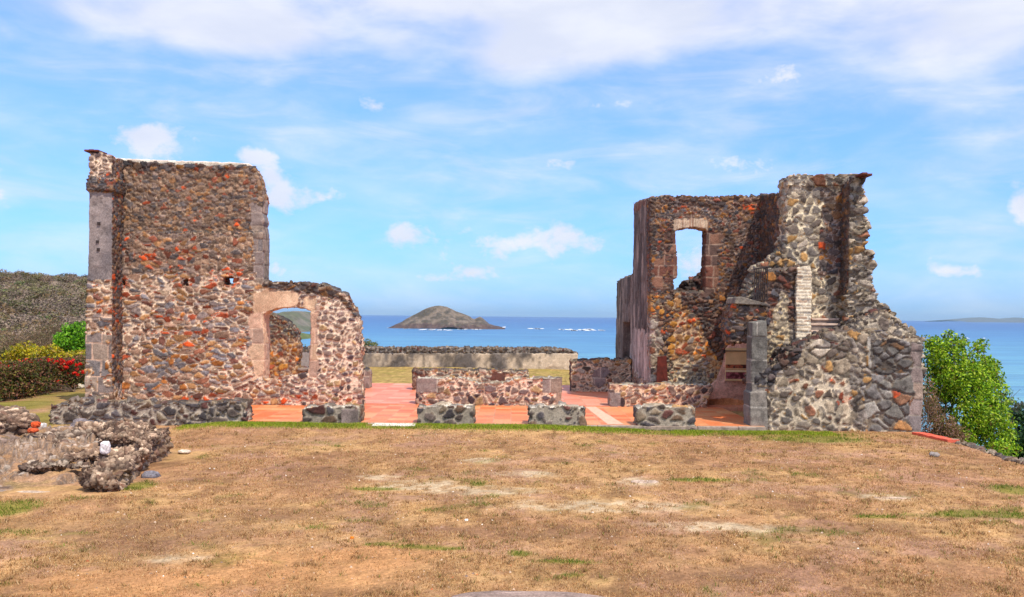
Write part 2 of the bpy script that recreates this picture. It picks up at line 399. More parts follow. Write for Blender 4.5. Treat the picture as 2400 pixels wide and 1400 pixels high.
def body(name, bm, zones, seed, voxel=.025, parent=None, wobble=.03, orange=None, mat_=None, post=None, ptsY=None):
    """closed solids -> one voxel surface, displaced and coloured as masonry"""
    bmesh.ops.recalc_face_normals(bm, faces=bm.faces[:])
    me = bpy.data.meshes.new(name); bm.to_mesh(me); bm.free()
    o = bpy.data.objects.new('tmp', me); COL.objects.link(o)
    md = o.modifiers.new('r', 'REMESH'); md.mode = 'VOXEL'; md.voxel_size = voxel; md.adaptivity = 0
    dg = bpy.context.evaluated_depsgraph_get()
    m2 = bpy.data.meshes.new_from_object(o.evaluated_get(dg)); bpy.data.objects.remove(o); bpy.data.meshes.remove(me)
    m2.name = name; n = len(m2.vertices)
    P = np.zeros(n * 3, np.float32); m2.vertices.foreach_get('co', P); P = P.reshape(-1, 3)
    N = np.zeros(n * 3, np.float32); m2.vertices.foreach_get('normal', N); N = N.reshape(-1, 3)
    lab = np.zeros(n, np.int32)
    jit = np.stack([fbm(P, 4., seed + 90, 2) - .5, fbm(P, 4., seed + 91, 2) - .5, fbm(P, 4., seed + 92, 2) - .5], 1)
    for k, (s_, fn) in enumerate(zones):
        if fn is not None: lab[fn(P + jit * s_.get('zj', .35), N)] = k
    D = np.zeros(n, np.float32); C = np.zeros((n, 3), np.float32)
    org = orange(P) if orange else None
    for k, (s_, fn) in enumerate(zones):
        ii = np.nonzero(lab == k)[0]
        if len(ii): D[ii], C[ii] = masonry(P[ii], N[ii], s_, seed + 100 * k, None if org is None else org[ii])
    if wobble:
        wv = fbm(P, 1.4, seed + 70, 3) - .5
        D = D + wv * wobble * 2
    if post: D, C = post(P, N, D, C)
    P2 = P + N * D[:, None]
    m2.vertices.foreach_set('co', P2.ravel()); m2.update()
    m2.polygons.foreach_set('use_smooth', np.ones(len(m2.polygons), bool))
    setcol(m2, C)
    ob = link(name, m2, mat_ or M_STONE)
    if parent: under(ob, parent)
    return ob
def toP(Y):
    """returns fn(P)->(px,py) seen on the wall plane at its own depth (used only to read traced zones back in metres)"""
    def f(P):
        x = P[:, 0] / Y; z = (P[:, 2] - CH) / Y
        a = x * cs + z * sn; bb = -x * sn + z * cs
        return PX + a * F, PY - bb * F
    return f
def rect(Y, x0, x1, y0, y1):
    f = toP(Y)
    def g(P, N):
        px, py = f(P); return (px > x0) & (px < x1) & (py > y0) & (py < y1)
    return g
def polyz(Y, pts):
    f = toP(Y)
    def g(P, N):
        px, py = f(P); return inpoly(px, py, pts)
    return g
def ell(Y, L):
    f = toP(Y)
    def g(P):
        px, py = f(P); o = np.zeros(len(P), np.float32)
        for (cx, cy, rx, ry, k) in L: o = np.maximum(o, k * np.exp(-(((px - cx) / rx) ** 2 + ((py - cy) / ry) ** 2)))
        return o
    return g
up = lambda P, N: N[:, 2] > .72
def Z(s_, **k): d = dict(s_); d.update(k); return d
def box_bm(bm, x0, x1, y0, y1, z0, z1):
    r = bmesh.ops.create_cube(bm, size=1.0)
    for v in r['verts']: v.co = Vector((x0 + (v.co.x + .5) * (x1 - x0), y0 + (v.co.y + .5) * (y1 - y0), z0 + (v.co.z + .5) * (z1 - z0)))
    return r['verts']
def bobj(name, bm, m, parent=None, bevel=0.0):
    if bevel: bmesh.ops.bevel(bm, geom=bm.edges[:], offset=bevel, segments=1, affect='EDGES')
    bmesh.ops.recalc_face_normals(bm, faces=bm.faces[:])
    me = bpy.data.meshes.new(name); bm.to_mesh(me); bm.free()
    o = link(name, me, m)
    if parent: under(o, parent)
    return o

#@@STRUCTURE
# ------------------------------------------------------------------ ground
def ground_h(X, Y):
    """platform level, falling away on the right and behind"""
    P = np.stack([X, Y, np.zeros_like(X)], 1).astype(np.float32)
    z = (fbm(P, .35, 5, 3) - .5) * .10 + (fbm(P, 1.7, 6, 3) - .5) * .04
    z = z * sst(np.abs(Y - 20.6), .2, 2.5)
    z = z + .085 * (1 - sst(X, .6, 3.6)) * sst(Y, 18.2, 20.2) * sst(X, -7.5, -6)
    edge = 8.95 + 0.25 * (fbm(P, .5, 9, 2) - .5) + np.clip(Y - 24, 0, 60) * .1
    d = np.clip(X - edge, 0, None); z = z - .48 * np.minimum(d, 2.6) - .95 * np.clip(d - 2.6, 0, None) - .1 * sst(d, 0, .3)
    d2 = np.clip(Y - 45.5, 0, None); z = z - .55 * d2 * sst(X, -26, -14) - .1 * d2 * (1 - sst(X, -26, -14))
    d3 = np.clip(-X - 15.5, 0, None); z = z - .10 * d3 * sst(Y, 20, 30)
    return np.maximum(z, SEA - 6)
PATCH = [ # (px, py, rx, ry, kind)
 (980, 1138, 130, 14, 'p'), (880, 1118, 70, 9, 'p'), (1130, 1152, 160, 13, 'p'), (1500, 1133, 60, 12, 'p'), (1240, 1115, 90, 8, 'p'), (1400, 1190, 260, 16, 'p'), (2080, 1168, 70, 10, 'p'), (1680, 1240, 200, 14, 'p'), (1120, 1082, 60, 7, 'p'), (420, 1305, 90, 12, 'p'),
 (380, 1250, 260, 35, 'd'), (700, 1200, 160, 20, 'd'), (300, 1285, 120, 20, 'd'), (760, 1110, 120, 22, 'd'), (1750, 1345, 250, 25, 'd'), (1240, 1250, 300, 18, 'd'), (2000, 1240, 200, 16, 'd'),
 (700, 1330, 300, 45, 's'), (300, 1370, 300, 40, 's'), (880, 1300, 160, 22, 's'),
 (890, 1277, 40, 5, 'g'), (1000, 1285, 90, 5, 'g'), (1220, 1300, 30, 6, 'g'), (1330, 1317, 70, 5, 'g'), (1340, 1345, 30, 4, 'g'), (20, 1195, 70, 18, 'g'), (320, 1140, 40, 14, 'g'), (2380, 1150, 60, 12, 'g'), (1900, 1030, 140, 9, 'g'), (1120, 1140, 20, 4, 'g'), (110, 975, 120, 16, 'g'), (30, 950, 100, 14, 'g'), (2300, 1210, 120, 10, 'g'), (1630, 1130, 80, 5, 'g'), (880, 1145, 60, 4, 'g'), (2050, 1215, 60, 4, 'g'), (70, 1090, 50, 8, 'g')]
def ground_col(P):
    n = len(P)
    a = fbm(P, .55, 31, 5); c = fbm(P, 2.1, 32, 4); d = fbm(P, 7.5, 33, 3); e = fbm(P, 24., 34, 2)
    straw = lin(208, 164, 116); tan = lin(184, 138, 104); brown = lin(144, 106, 84); pale = lin(208, 182, 152); pink = lin(188, 144, 124); green = lin(128, 128, 48); soil = lin(206, 150, 104)
    k = sst(a * .6 + c * .4, .38, .62)[:, None]
    col = straw * k + tan * (1 - k)
    k = sst(c * .55 + d * .45, .52, .70)[:, None] * .75; col = col * (1 - k) + brown * k
    k = sst(fbm(P, (2.6, 1.3, 1), 38, 4), .56, .72)[:, None] * .55; col = col * (1 - k) + lin(128, 92, 68) * k
    k = sst(fbm(P, 1.1, 37, 4), .54, .70)[:, None] * .6; col = col * (1 - k) + pink * k
    g0 = np.zeros(n, np.float32); bare = np.zeros(n, np.float32)
    rag = .55 + .9 * (c * .5 + d * .5)
    for (px, py, rx, ry, t) in PATCH:
        x0, y0, _ = gp(px, py); sxm = rx / F * y0; sym = abs(gp(px, py - ry)[1] - y0)
        q = ((P[:, 0] - x0) / sxm) ** 2 + ((P[:, 1] - y0) / sym) ** 2
        m = np.exp(-.8 * q) * rag
        if t == 'p': m = sst(m, .34, .85) * (.35 + .6 * sst(d, .4, .6)); col = col * (1 - m[:, None]) + pale * m[:, None]; bare = np.maximum(bare, m)
        elif t == 'd': m = sst(m, .25, .8) * .6; col = col * (1 - m[:, None]) + brown * m[:, None]; bare = np.maximum(bare, m * .5)
        elif t == 's': m = sst(m, .25, .8) * .7; col = col * (1 - m[:, None]) + soil * m[:, None]; bare = np.maximum(bare, m * .9)
        else: g0 = np.maximum(g0, sst(m, .25, .7))
    # greener turf along the terrace and on the lawn at the back left
    g0 = np.maximum(g0, sst(1 - np.abs(P[:, 1] - 20.25) / .55, 0, .5) * sst(P[:, 0], -6.2, -5.8) * (1 - sst(P[:, 0], 6.2, 8.5)) * (.5 + .7 * c))
    back = sst(P[:, 1], 26, 31)
    k = back[:, None]; col = col * (1 - k) + (lin(196, 164, 104) * (.4 + .9 * d)[:, None]) * k
    g0 = np.maximum(g0, back * sst(c, .5, .62) * .5)
    g0 = np.maximum(g0, sst(-P[:, 0], 9., 11.) * sst(P[:, 1], 18, 21) * sst(a * .5 + c * .5, .42, .56) * .8)
    g0 = np.maximum(g0, .5 * sst(c * .6 + a * .4, .60, .72))
    k = g0[:, None] * .75; col = col * (1 - k) + green * k
    cliff = sst(P[:, 0] - 9.2, 0, .8)[:, None]; col = col * (1 - cliff) + lin(108, 92, 70) * cliff
    col = col * (.62 + .76 * e)[:, None] * (.8 + .4 * d)[:, None]
    col = col * (.72 + .56 * fbm(P, 3.4, 39, 3))[:, None]; g_ = col.mean(1, keepdims=True); col = g_ + (col - g_) * 1.0
    return col * np.array([.79, .80, .735], np.float32), g0, bare
def grid_mesh(name, xs, ys, hf, m, cf=None):
    X, Y = np.meshgrid(xs, ys); x = X.ravel().astype(np.float32); y = Y.ravel().astype(np.float32)
    z = hf(x, y); V = np.stack([x, y, z], 1).astype(np.float32)
    nx, ny = len(xs), len(ys); i = np.arange((nx - 1) * (ny - 1)); r = i // (nx - 1); c = i % (nx - 1); a = r * nx + c
    Fc = np.stack([a, a + 1, a + nx + 1, a + nx], 1)
    return link(name, mesh_np(name, V, Fc, cf(V) if cf else None, True), m)
def dens(a, c, st_): return np.arange(a, c, st_)
xs = np.concatenate([np.geomspace(30, 400, 25)[::-1] * -1 - .0, np.linspace(-29.5, -12, 60), dens(-11.8, 11, .05), np.linspace(11.1, 70, 60)])
ys = np.concatenate([np.linspace(-30, 5, 20), dens(5.2, 26, .06), np.linspace(26.1, 60, 120), np.geomspace(61, 150, 20)])
g = grid_mesh('ground', xs, ys, ground_h, M_GROUND, lambda V: ground_col(V)[0]); tag(g, kind='structure')

# ------------------------------------------------------------------ sea
def sea_mat():
    m, q, p = mat('sea_water', .38, .25)
    tcn = q.n('ShaderNodeTexCoord'); sp = q.n('ShaderNodeSeparateXYZ'); q.l(tcn.outputs['Object'], sp.inputs[0])
    d = q.m('LOGARITHM', q.m('MAXIMUM', sp.outputs[1], 10.0), 10.0)
    st_ = q.noise(q.comb(q.m('MULTIPLY', sp.outputs[0], .0014), q.m('MULTIPLY', d, 30.0)), 1.0, 5, .6)
    pt = q.noise(q.comb(q.m('MULTIPLY', sp.outputs[0], .0016), q.m('MULTIPLY', sp.outputs[1], .0011)), 1.0, 4, .55)
    dd = q.m('ADD', d, q.m('MULTIPLY', q.m('SUBTRACT', pt, .5), .35))
    cr = q.n('ShaderNodeValToRGB'); e = cr.color_ramp
    q.l(q.step(dd, 2.6, 4.3), cr.inputs[0])
    e.elements[0].position = 0.0; e.elements[0].color = tuple(lin(124, 176, 202)) + (1,)
    e.elements[1].position = 1.0; e.elements[1].color = tuple(lin(48, 92, 168)) + (1,)
    for ps, c in ((.18, (104, 162, 202)), (.40, (80, 138, 192)), (.62, (62, 116, 178)), (.8, (52, 100, 168))):
        x = e.elements.new(ps); x.color = tuple(lin(*c)) + (1,)
    c = q.mix(q.step(st_, .35, .68, 0, .55), cr.outputs[0], tuple(lin(52, 104, 172)) + (1,))
    c = q.mix(q.step(st_, .56, .75, 0, .3), c, tuple(lin(130, 190, 215)) + (1,))
    s3 = q.noise(q.comb(q.m('MULTIPLY', sp.outputs[0], .012), q.m('MULTIPLY', d, 160.0)), 1.0, 5, .7)
    f3 = q.step(s3, .3, .72, .80, 1.22); c = q.mix(1.0, c, q.comb(f3, f3, f3), 'MULTIPLY')  # fine streaks put wave glints into the water colour
    c = q.mix(1.0, c, (.66, .78, .66, 1), 'MULTIPLY'); q.l(c, p.inputs['Base Color'])
    w = q.noise(q.comb(q.m('MULTIPLY', sp.outputs[0], .05), q.m('MULTIPLY', sp.outputs[1], .12)), 1.0, 6, .6)
    bm = q.n('ShaderNodeBump'); bm.inputs['Strength'].default_value = .5; bm.inputs['Distance'].default_value = 2.0
    q.l(w, bm.inputs['Height']); q.l(bm.outputs[0], p.inputs['Normal'])
    return m
bm = bmesh.new()
vs = [bm.verts.new(c) for c in ((-22000, 50, SEA), (22000, 50, SEA), (22000, 26000, SEA), (-22000, 26000, SEA))]; bm.faces.new(vs)
tag(bobj('sea', bm, sea_mat()), kind='structure')
#@@END_PART1
# ------------------------------------------------------------------ terrace
def tile_mat(name, c0, c1, c2, size):
    m, q, p = mat(name, .55, .25)
    tcn = q.n('ShaderNodeTexCoord'); bt = q.n('ShaderNodeTexBrick'); q.l(tcn.outputs['Object'], bt.inputs['Vector'])
    bt.offset = 0.0; bt.squash = 1.0
    for k, v in (('Scale', 1.0), ('Mortar Size', .011), ('Mortar Smooth', .3), ('Bias', 0.0), ('Brick Width', size), ('Row Height', size)): bt.inputs[k].default_value = v
    bt.inputs['Color1'].default_value = tuple(c0) + (1,); bt.inputs['Color2'].default_value = tuple(c1) + (1,); bt.inputs['Mortar'].default_value = tuple(lin(206, 150, 116)) + (1,)
    n = q.noise(tcn.outputs['Object'], 1.1, 4, .6); n2 = q.noise(tcn.outputs['Object'], 14., 5, .65)
    c = q.mix(q.step(n, .42, .66, 0, .4), bt.outputs[0], tuple(c2) + (1,))
    f = q.step(n2, .2, .8, .68, 1.0); c = q.mix(1.0, c, q.comb(f, f, f), 'MULTIPLY')
    dirt = q.noise(tcn.outputs['Object'], .7, 7, .7); c = q.mix(q.step(dirt, .50, .72, 0, .5), c, tuple(lin(176, 122, 92)) + (1,))
    q.l(c, p.inputs['Base Color'])
    bm = q.n('ShaderNodeBump'); bm.inputs['Strength'].default_value = .3; bm.inputs['Distance'].default_value = .006
    q.l(q.m('SUBTRACT', q.m('MULTIPLY', n2, .3), bt.outputs[1]), bm.inputs['Height']); q.l(bm.outputs[0], p.inputs['Normal'])
    return m
M_TILE = tile_mat('terracotta_tiles', lin(226, 112, 62), lin(244, 172, 118), lin(236, 130, 68), .40)
M_TILEP = tile_mat('worn_terracotta_tiles', lin(228, 124, 86), lin(242, 170, 136), lin(236, 140, 104), .5)
M_KERB = flat_mat('kerb_stone', lin(158, 140, 124), .9, .2, 9., .35, .5)
M_WHITE = flat_mat('pale_stone', lin(226, 214, 198), .85, .2, 6., .2, .3)
M_IRON = flat_mat('dark_iron', (.035, .022, .018), .6, .4, 30., .4, .2)
M_RUST = flat_mat('rusted_plate', lin(92, 36, 26), .75, .3, 6., .35, .2)
M_CONC = flat_mat('weathered_concrete', lin(136, 124, 114), .92, .2, 7., .35, .5)
M_DRED = flat_mat('red_tile', lin(104, 58, 48), .85, .2, 12., .3, .3)
M_CORAL = flat_mat('red_tile_edging', lin(226, 104, 78), .7, .2, 10., .2, .2)
XL = at(440, 1000, 20.75)[0]; XR = at(1792, 1000, 20.75)[0]
bm = bmesh.new(); box_bm(bm, XL, XR, 20.72, 24.9, -.25, .10)
tag(bobj('tiled_gallery_floor', bm, M_TILE), kind='structure')
bm = bmesh.new(); box_bm(bm, at(270, 950, 24.9)[0], 8.9, 24.9, 32.3, -.3, .115)
tag(bobj('tiled_house_floor', bm, M_TILEP), kind='structure')
bm = bmesh.new()
kx = [XL, -3.1, -2.0, -.1, .9, 1.9, 2.9, 4.1, 5.0, XR]
for i in range(len(kx) - 1): box_bm(bm, kx[i] + .004, kx[i + 1] - .004, 20.60, 20.72, -.3, .094 + (i % 3) * .003)
tag(bobj('kerb', bm, M_KERB, bevel=.012), kind='structure')
x0 = gp(863, 1004, .1)[0]; x1 = gp(967, 1004, .1)[0]
bm = bmesh.new()
for a, c in ((x0, x0 + .5), (x0 + .506, x1)): box_bm(bm, a, c, 20.16, 20.595, -.1, .108)
o = bobj('threshold_slab', bm, M_WHITE, bevel=.008); tag(o, 'pale stone threshold slab lying in the green grass strip before the orange tiles', 'stone slab')
# pale joint strip let into the tiles on the right
a = gp(1383, 953, .1); c = gp(1445, 997, .1); bm = bmesh.new(); w = .14
vs = [bm.verts.new(v) for v in ((a[0] - w, 24.8, .104), (c[0] - w * 1.3, 20.8, .104), (c[0] + w * 1.3, 20.8, .104), (a[0] + w, 24.8, .104))]; bm.faces.new(vs)
tag(bobj('pale_paving_strip', bm, flat_mat('pink_mortar', lin(232, 176, 150), .85, .2, 10, .15, .2)), kind='structure')

# ------------------------------------------------------------------ left ruin
LR = empty('ruined_house_wall', (-8, 24.4, 0), 'tall ruined rubble stone wall on the left with an arched window opening at its low end', 'ruin')
YL = 24.4
bm = bmesh.new()
outl = [(262, 985), (262, 545), (616, 545), (616, 663), (700, 664, 1), (757, 665, 1), (772, 673, 1.6), (795, 684, 1.8), (815, 703, 1.8), (830, 727, 1.5), (841, 755, 1.2), (845, 800, .8), (844, 860, .6), (846, 985)]
win = [(618, 890), (618, 737), (630, 729), (650, 723), (685, 720), (710, 722), (728, 729), (727, 800), (723, 862), (718, 876, 1)]
holes = [win, [(285, 657), (293, 657), (293, 671), (285, 671)], [(428, 655), (441, 655), (441, 670), (428, 670)], [(522, 649), (545, 649), (545, 669), (522, 669)]]
wall_bm(bm, outl, YL, .65, holes, .045, .15, 3)
wall_bm(bm, [(262, 560), (262, 374, 1), (300, 376, 1), (345, 381, 1), (400, 384, 1), (440, 387, 1), (500, 391, 1), (560, 390, 1), (592, 393, 1.5), (600, 404, 1.5), (605, 420, 1.5), (610, 445, 1.3), (616, 470, .8), (617, 545), (617, 560)], YL + .07, .6, (), .05, .15, 4)
ORG = ell(YL, [(350, 602, 85, 16, .42), (430, 592, 22, 22, .6), (310, 575, 22, 25, .45), (390, 620, 60, 10, .3), (430, 745, 90, 10, .6), (520, 738, 45, 14, .5), (533, 655, 40, 16, .7), (440, 780, 120, 6, .6), (540, 655, 16, 18, .95), (434, 662, 14, 16, .9), (289, 665, 12, 14, .7), (330, 690, 60, 12, .35), (500, 935, 130, 12, .5), (700, 935, 150, 10, .35), (532, 410, 8, 8, .9), (430, 437, 9, 9, .8), (455, 515, 12, 10, .6)])
zl = [(R_WARM, None),
      (Z(R_SMALL, zj=.1), rect(YL, 0, 640, 300, 546)),
      (Z(R_SMALL, s=.135, mort=S(206, 176, 150), mould=.1), rect(YL, 0, 592, 546, 640)),
      (R_PINK, rect(YL, 660, 900, 655, 1000)),
      (Z(A_GREY, h=.34, w=.5, mould=.4, p=pal((128, 110, 100, 3), (116, 100, 96, 2)), mort=S(150, 130, 116), zj=.6), rect(YL, 596, 640, 470, 662)),
      (Z(A_PINK, mould=.05, zj=.5), rect(YL, 590, 640, 728, 890)),
      (Z(A_PINK, zj=.35), rect(YL, 724, 745, 722, 880)),
      (Z(PL_LINT, zj=.25), polyz(YL, [(600, 735), (588, 690), (622, 676), (700, 690), (690, 720), (640, 728)])),
      (Z(PL_LINT, zj=.25), polyz(YL, [(706, 724), (712, 700), (738, 696), (740, 728)])),
      (Z(R_BLACK, mort=S(176, 146, 122)), polyz(YL, [(616, 660), (760, 660), (800, 684), (840, 740), (826, 742), (790, 702), (740, 692), (690, 688), (640, 676), (616, 672)])),
      (Z(R_DARK, amp=.05, s=.16), rect(YL, 250, 640, 370, 396)),
      (TOPD, lambda P, N: (N[:, 2] > .72) & (P[:, 2] > 2.7))]
body('wall', bm, zl, 11, .025, LR, .025, ORG)
bm = bmesh.new()
YP = 23.8
wall_bm(bm, [(199, 985), (201, 780, .5), (203, 660, .8), (206, 640), (208, 452), (208, 356, .5), (235, 358, .5), (263, 367), (263, 985)], YP, 1.15, (), .03, .15, 5)
wall_bm(bm, [(203, 447, .6), (202, 432, .6), (205, 415), (265, 418), (265, 447, .6)], YP - .07, 1.2, (), .02, .12, 6)
zp = [(R_WARM, None), (Z(R_PINK, zj=.1, s=.13), rect(YP, 180, 300, 340, 413)), (Z(R_DARK, mort=S(150, 138, 128)), rect(YP, 180, 300, 413, 450)),
      (Z(PL_GREY, zj=.15), rect(YP, 180, 268, 450, 655)), (Z(A_GREY, h=.42, w=.4, p=pal((156, 140, 130, 3), (138, 128, 128, 3), (176, 146, 120, 2)), mort=S(214, 176, 150), mould=.15, zj=.7), lambda P, N: rect(YP, 180, 290, 775, 925)(P, N) & (fbm(P, 2.2, 9, 2) > .43)),
      (Z(R_DARK, brick=.05), lambda P, N: (N[:, 0] > .6) & (P[:, 2] > .6)), (Z(TOPS, mort=S(190, 150, 130)), up)]
body('corner_pier', bm, zp, 15, .025, LR, .02, ell(YP, [(245, 730, 22, 26, .55), (225, 750, 25, 14, .3), (268, 690, 8, 60, .35), (250, 755, 15, 10, .9)]))
bm = bmesh.new()
for (px, py) in ((232, 524), (229, 567), (231, 585)):
    x, y, z = at(px, py, YP); box_bm(bm, x - .035, x + .035, YP - .03, YP + .04, z - .035, z + .035)
bobj('socket_hole_shade', bm, M_IRON, LR)  # dark blocks stand in for the shade inside small holes
bm = bmesh.new()   # pale mortar capping behind the ragged top course
extrude(bm, [jag(pxl([(268, 378), (268, 371), (330, 374, 1), (420, 377, 1), (500, 380, 1), (560, 382, 1), (584, 384, 1), (596, 392), (596, 400), (268, 400)], YL + .3), .012, .1, random.Random(8))], YL + .24, YL + .60)
body('mortar_cap', bm, [(Z(PL_LINT, c0=(236, 222, 200), c1=(206, 186, 164)), None)], 19, .03, LR, .01)
bm = bmesh.new(); x, y, z = at(216, 355, YP + .1)
for i in range(3): box_bm(bm, x - .14 + i * .12, x - .02 + i * .12, YP - .05, YP + .5, z - .02 - abs(i - 1) * .008, z + .03 - abs(i - 1) * .008)
bobj('ridge_tile', bm, M_DRED, LR, bevel=.008)

# stub of the rear wall, seen through the arched window and past the end of the front wall
RW = empty('ruined_rear_wall', (-7, 30, 0), 'broken rubble rear wall stub seen through the arched window of the tall left wall', 'ruin')
YR = 30.0
bm = bmesh.new()
wall_bm(bm, [(560, 930), (560, 728, 1), (630, 736, 1.5), (652, 744, 1.8), (668, 752, 1.8), (682, 764, 1.8), (694, 778, 1.8), (697, 800, 1), (698, 866, 1), (735, 868, .5), (864, 869, .3), (864, 930)], YR, .6, (), .06, .15, 12)
body('wall', bm, [(Z(R_OCHRE, mould=.1, mort=S(206, 178, 148)), None), (Z(R_BLACK, mort=S(190, 176, 150), mould=.45), rect(YR, 500, 720, 700, 797)), (Z(A_GREY, h=.5, w=.35), rect(YR, 845, 880, 860, 940)), (TOPD, up)], 22, .03, RW)
bm = bmesh.new(); a = at(697, 868, YR - .04); c = at(726, 868, YR)
box_bm(bm, a[0], c[0], YR - .05, YR + .5, a[2] - .02, a[2] + .07); bobj('sill_slab', bm, M_CONC, RW, bevel=.015)

# ------------------------------------------------------------------ low walls
def low_wall(name, label, pts, Y, t, zones, seed, rough=.03, group=None, cat='low wall', extra=None, voxel=.025):
    bm = bmesh.new(); wall_bm(bm, pts, Y, t, (), rough, .16, seed)
    if extra: extra(bm)
    o = body(name, bm, zones, seed, voxel, None, .02); tag(o, label, cat, group); return o
G_COB = 'low cobble blocks along the terrace edge'
COBT = [(R_COB, None), (TOPS, up)]
for (x0, x1, y0, y1, lab, sd) in ((709, 843, 953, 1006, 'dark cobble block with one big square stone at its right end', 31),
                                  (979, 1110, 953, 1006, 'dark cobble block just right of the pale threshold slab', 32),
                                  (1240, 1372, 953, 1007, 'dark cobble block left of the pale diagonal strip in the tiles', 33),
                                  (1494, 1634, 953, 1009, 'dark cobble block nearest the right ruin, before the rusted plate', 34)):
    def ex(bm, x0=x0, x1=x1): pass
    zz = list(COBT)
    if sd == 31: zz.insert(1, (Z(A_GREY, h=2, w=2, p=pal((118, 104, 88, 1)), zj=.05), rect(20.7, 802, 842, 958, 1003)))
    low_wall('low_cobble_block', lab, [(x0, y1 + 12), (x0 - 1, y0 + 3, 1), (x0 + 35, y0, 1.3), (x1 - 40, y0 + 1, 1.3), (x1 - 1, y0 + 2, 1), (x1, y1 + 12)], 20.62, .62, zz, sd, .035, G_COB, 'stone block')
low_wall('low_stone_wall', 'long low grey stone wall in front of the tall left ruin', [(115, 1015), (116, 965, 1), (122, 953, 1), (158, 950, 1), (164, 941, 1), (218, 938, 1), (222, 946, 1), (270, 946, 1), (400, 945, 1), (574, 943, .5), (577, 1015)], 20.6, .6,
         [(Z(R_OLD, s=.19, mort=S(178, 164, 146), mould=.25), None), (Z(TOPD, mort=S(150, 138, 124), mould=.4), up)], 35, .03)
low_wall('low_stone_wall', 'low stone wall with grey corner blocks in the middle of the tiled terrace', [(975, 965), (976, 887, .3), (1030, 886, .6), (1090, 886, 1), (1105, 893, 1.5), (1125, 899, 1), (1185, 899, 1), (1200, 890, 1.5), (1240, 886, .8), (1270, 887, .3), (1317, 888, .3), (1316, 965)], 24.9, .5,
         [(Z(R_PINK, s=.17, mort=S(232, 200, 172), gap=.13, rmax=.62, sbrick=.1), None), (Z(A_GREY, h=3, w=3, zj=.04, amp=.004, p=pal((128, 120, 116, 1)), mould=.1), lambda P, N: (rect(24.9, 970, 1027, 880, 921)(P, N) | rect(24.9, 1271, 1325, 880, 921)(P, N))),
          (Z(A_PINK, p=pal((150, 118, 100, 1)), h=3, w=3, zj=.1), rect(24.9, 1303, 1330, 921, 960)), (TOPS, up)], 36, .02)
low_wall('low_stone_wall', 'low stone wall with a dark left end, behind the middle wall with grey corner blocks', [(966, 935), (966, 868, .6), (1100, 868, 1), (1238, 869, .6), (1238, 935)], 29.6, .55,
         [(Z(R_PALE, s=.17, mould=.3), None), (Z(R_DARK, s=.25), rect(29.6, 960, 1000, 860, 940)), (Z(A_RED, h=3, w=3), rect(29.6, 1150, 1182, 872, 940)), (TOPD, up)], 37, .03)
low_wall('low_stone_wall', 'low pinkish rubble wall in front of the rusted plate', [(1429, 970), (1430, 902, .3), (1480, 900, 1), (1540, 902, 1), (1600, 902, 1), (1645, 901, 1), (1668, 904, .8), (1672, 912, .8), (1660, 935, .8), (1655, 970)], 24.9, .45,
         [(Z(R_PINK, s=.17, mort=S(232, 198, 168), gap=.13, rmax=.62, sbrick=.1), None), (Z(A_GREY, h=3, w=3, mould=.05), rect(24.9, 1420, 1450, 918, 960)), (TOPS, up)], 38, .025)
low_wall('low_stone_wall', 'low rubble wall with a dark left end joined to the left side of the right ruin', [(1338, 930), (1338, 846, .5), (1400, 843, 1), (1480, 843, 1), (1480, 930)], 29.6, .5,
         [(Z(R_PALE, s=.16, p=P_OCHRE, gap=.18, mort=S(226, 200, 168)), None), (Z(A_GREY, h=.55, w=.5), rect(29.6, 1392, 1425, 870, 903)), (Z(R_DARK, mould=.5), lambda P, N: N[:, 0] < -.6), (TOPD, up)], 39, .03)  # end facing left is darkened in colour to imitate its unlit side
low_wall('perimeter_wall', 'long weathered plaster wall with a rough stone coping at the back of the lawn', [(600, 890), (600, 828), (1354, 829), (1355, 890)], 42.6, .5,
         [(PL_PER, None), (Z(R_OLD, s=.14, amp=.05), lambda P, N: P[:, 2] > 10)], 40, .01, None, 'wall', voxel=.04)
o = low_wall('coping', None, [(600, 832), (600, 815, 1), (900, 815, 1), (1290, 816, 1), (1335, 820, .5), (1354, 829), (1354, 833)], 42.66, .5, [(Z(R_OLD, s=.13, asp=(1, 1, 1), amp=.06, p=P_DARK, mort=S(150, 140, 130)), None)], 41, .03, voxel=.04)
o.parent = bpy.data.objects['perimeter_wall']; del o['category']

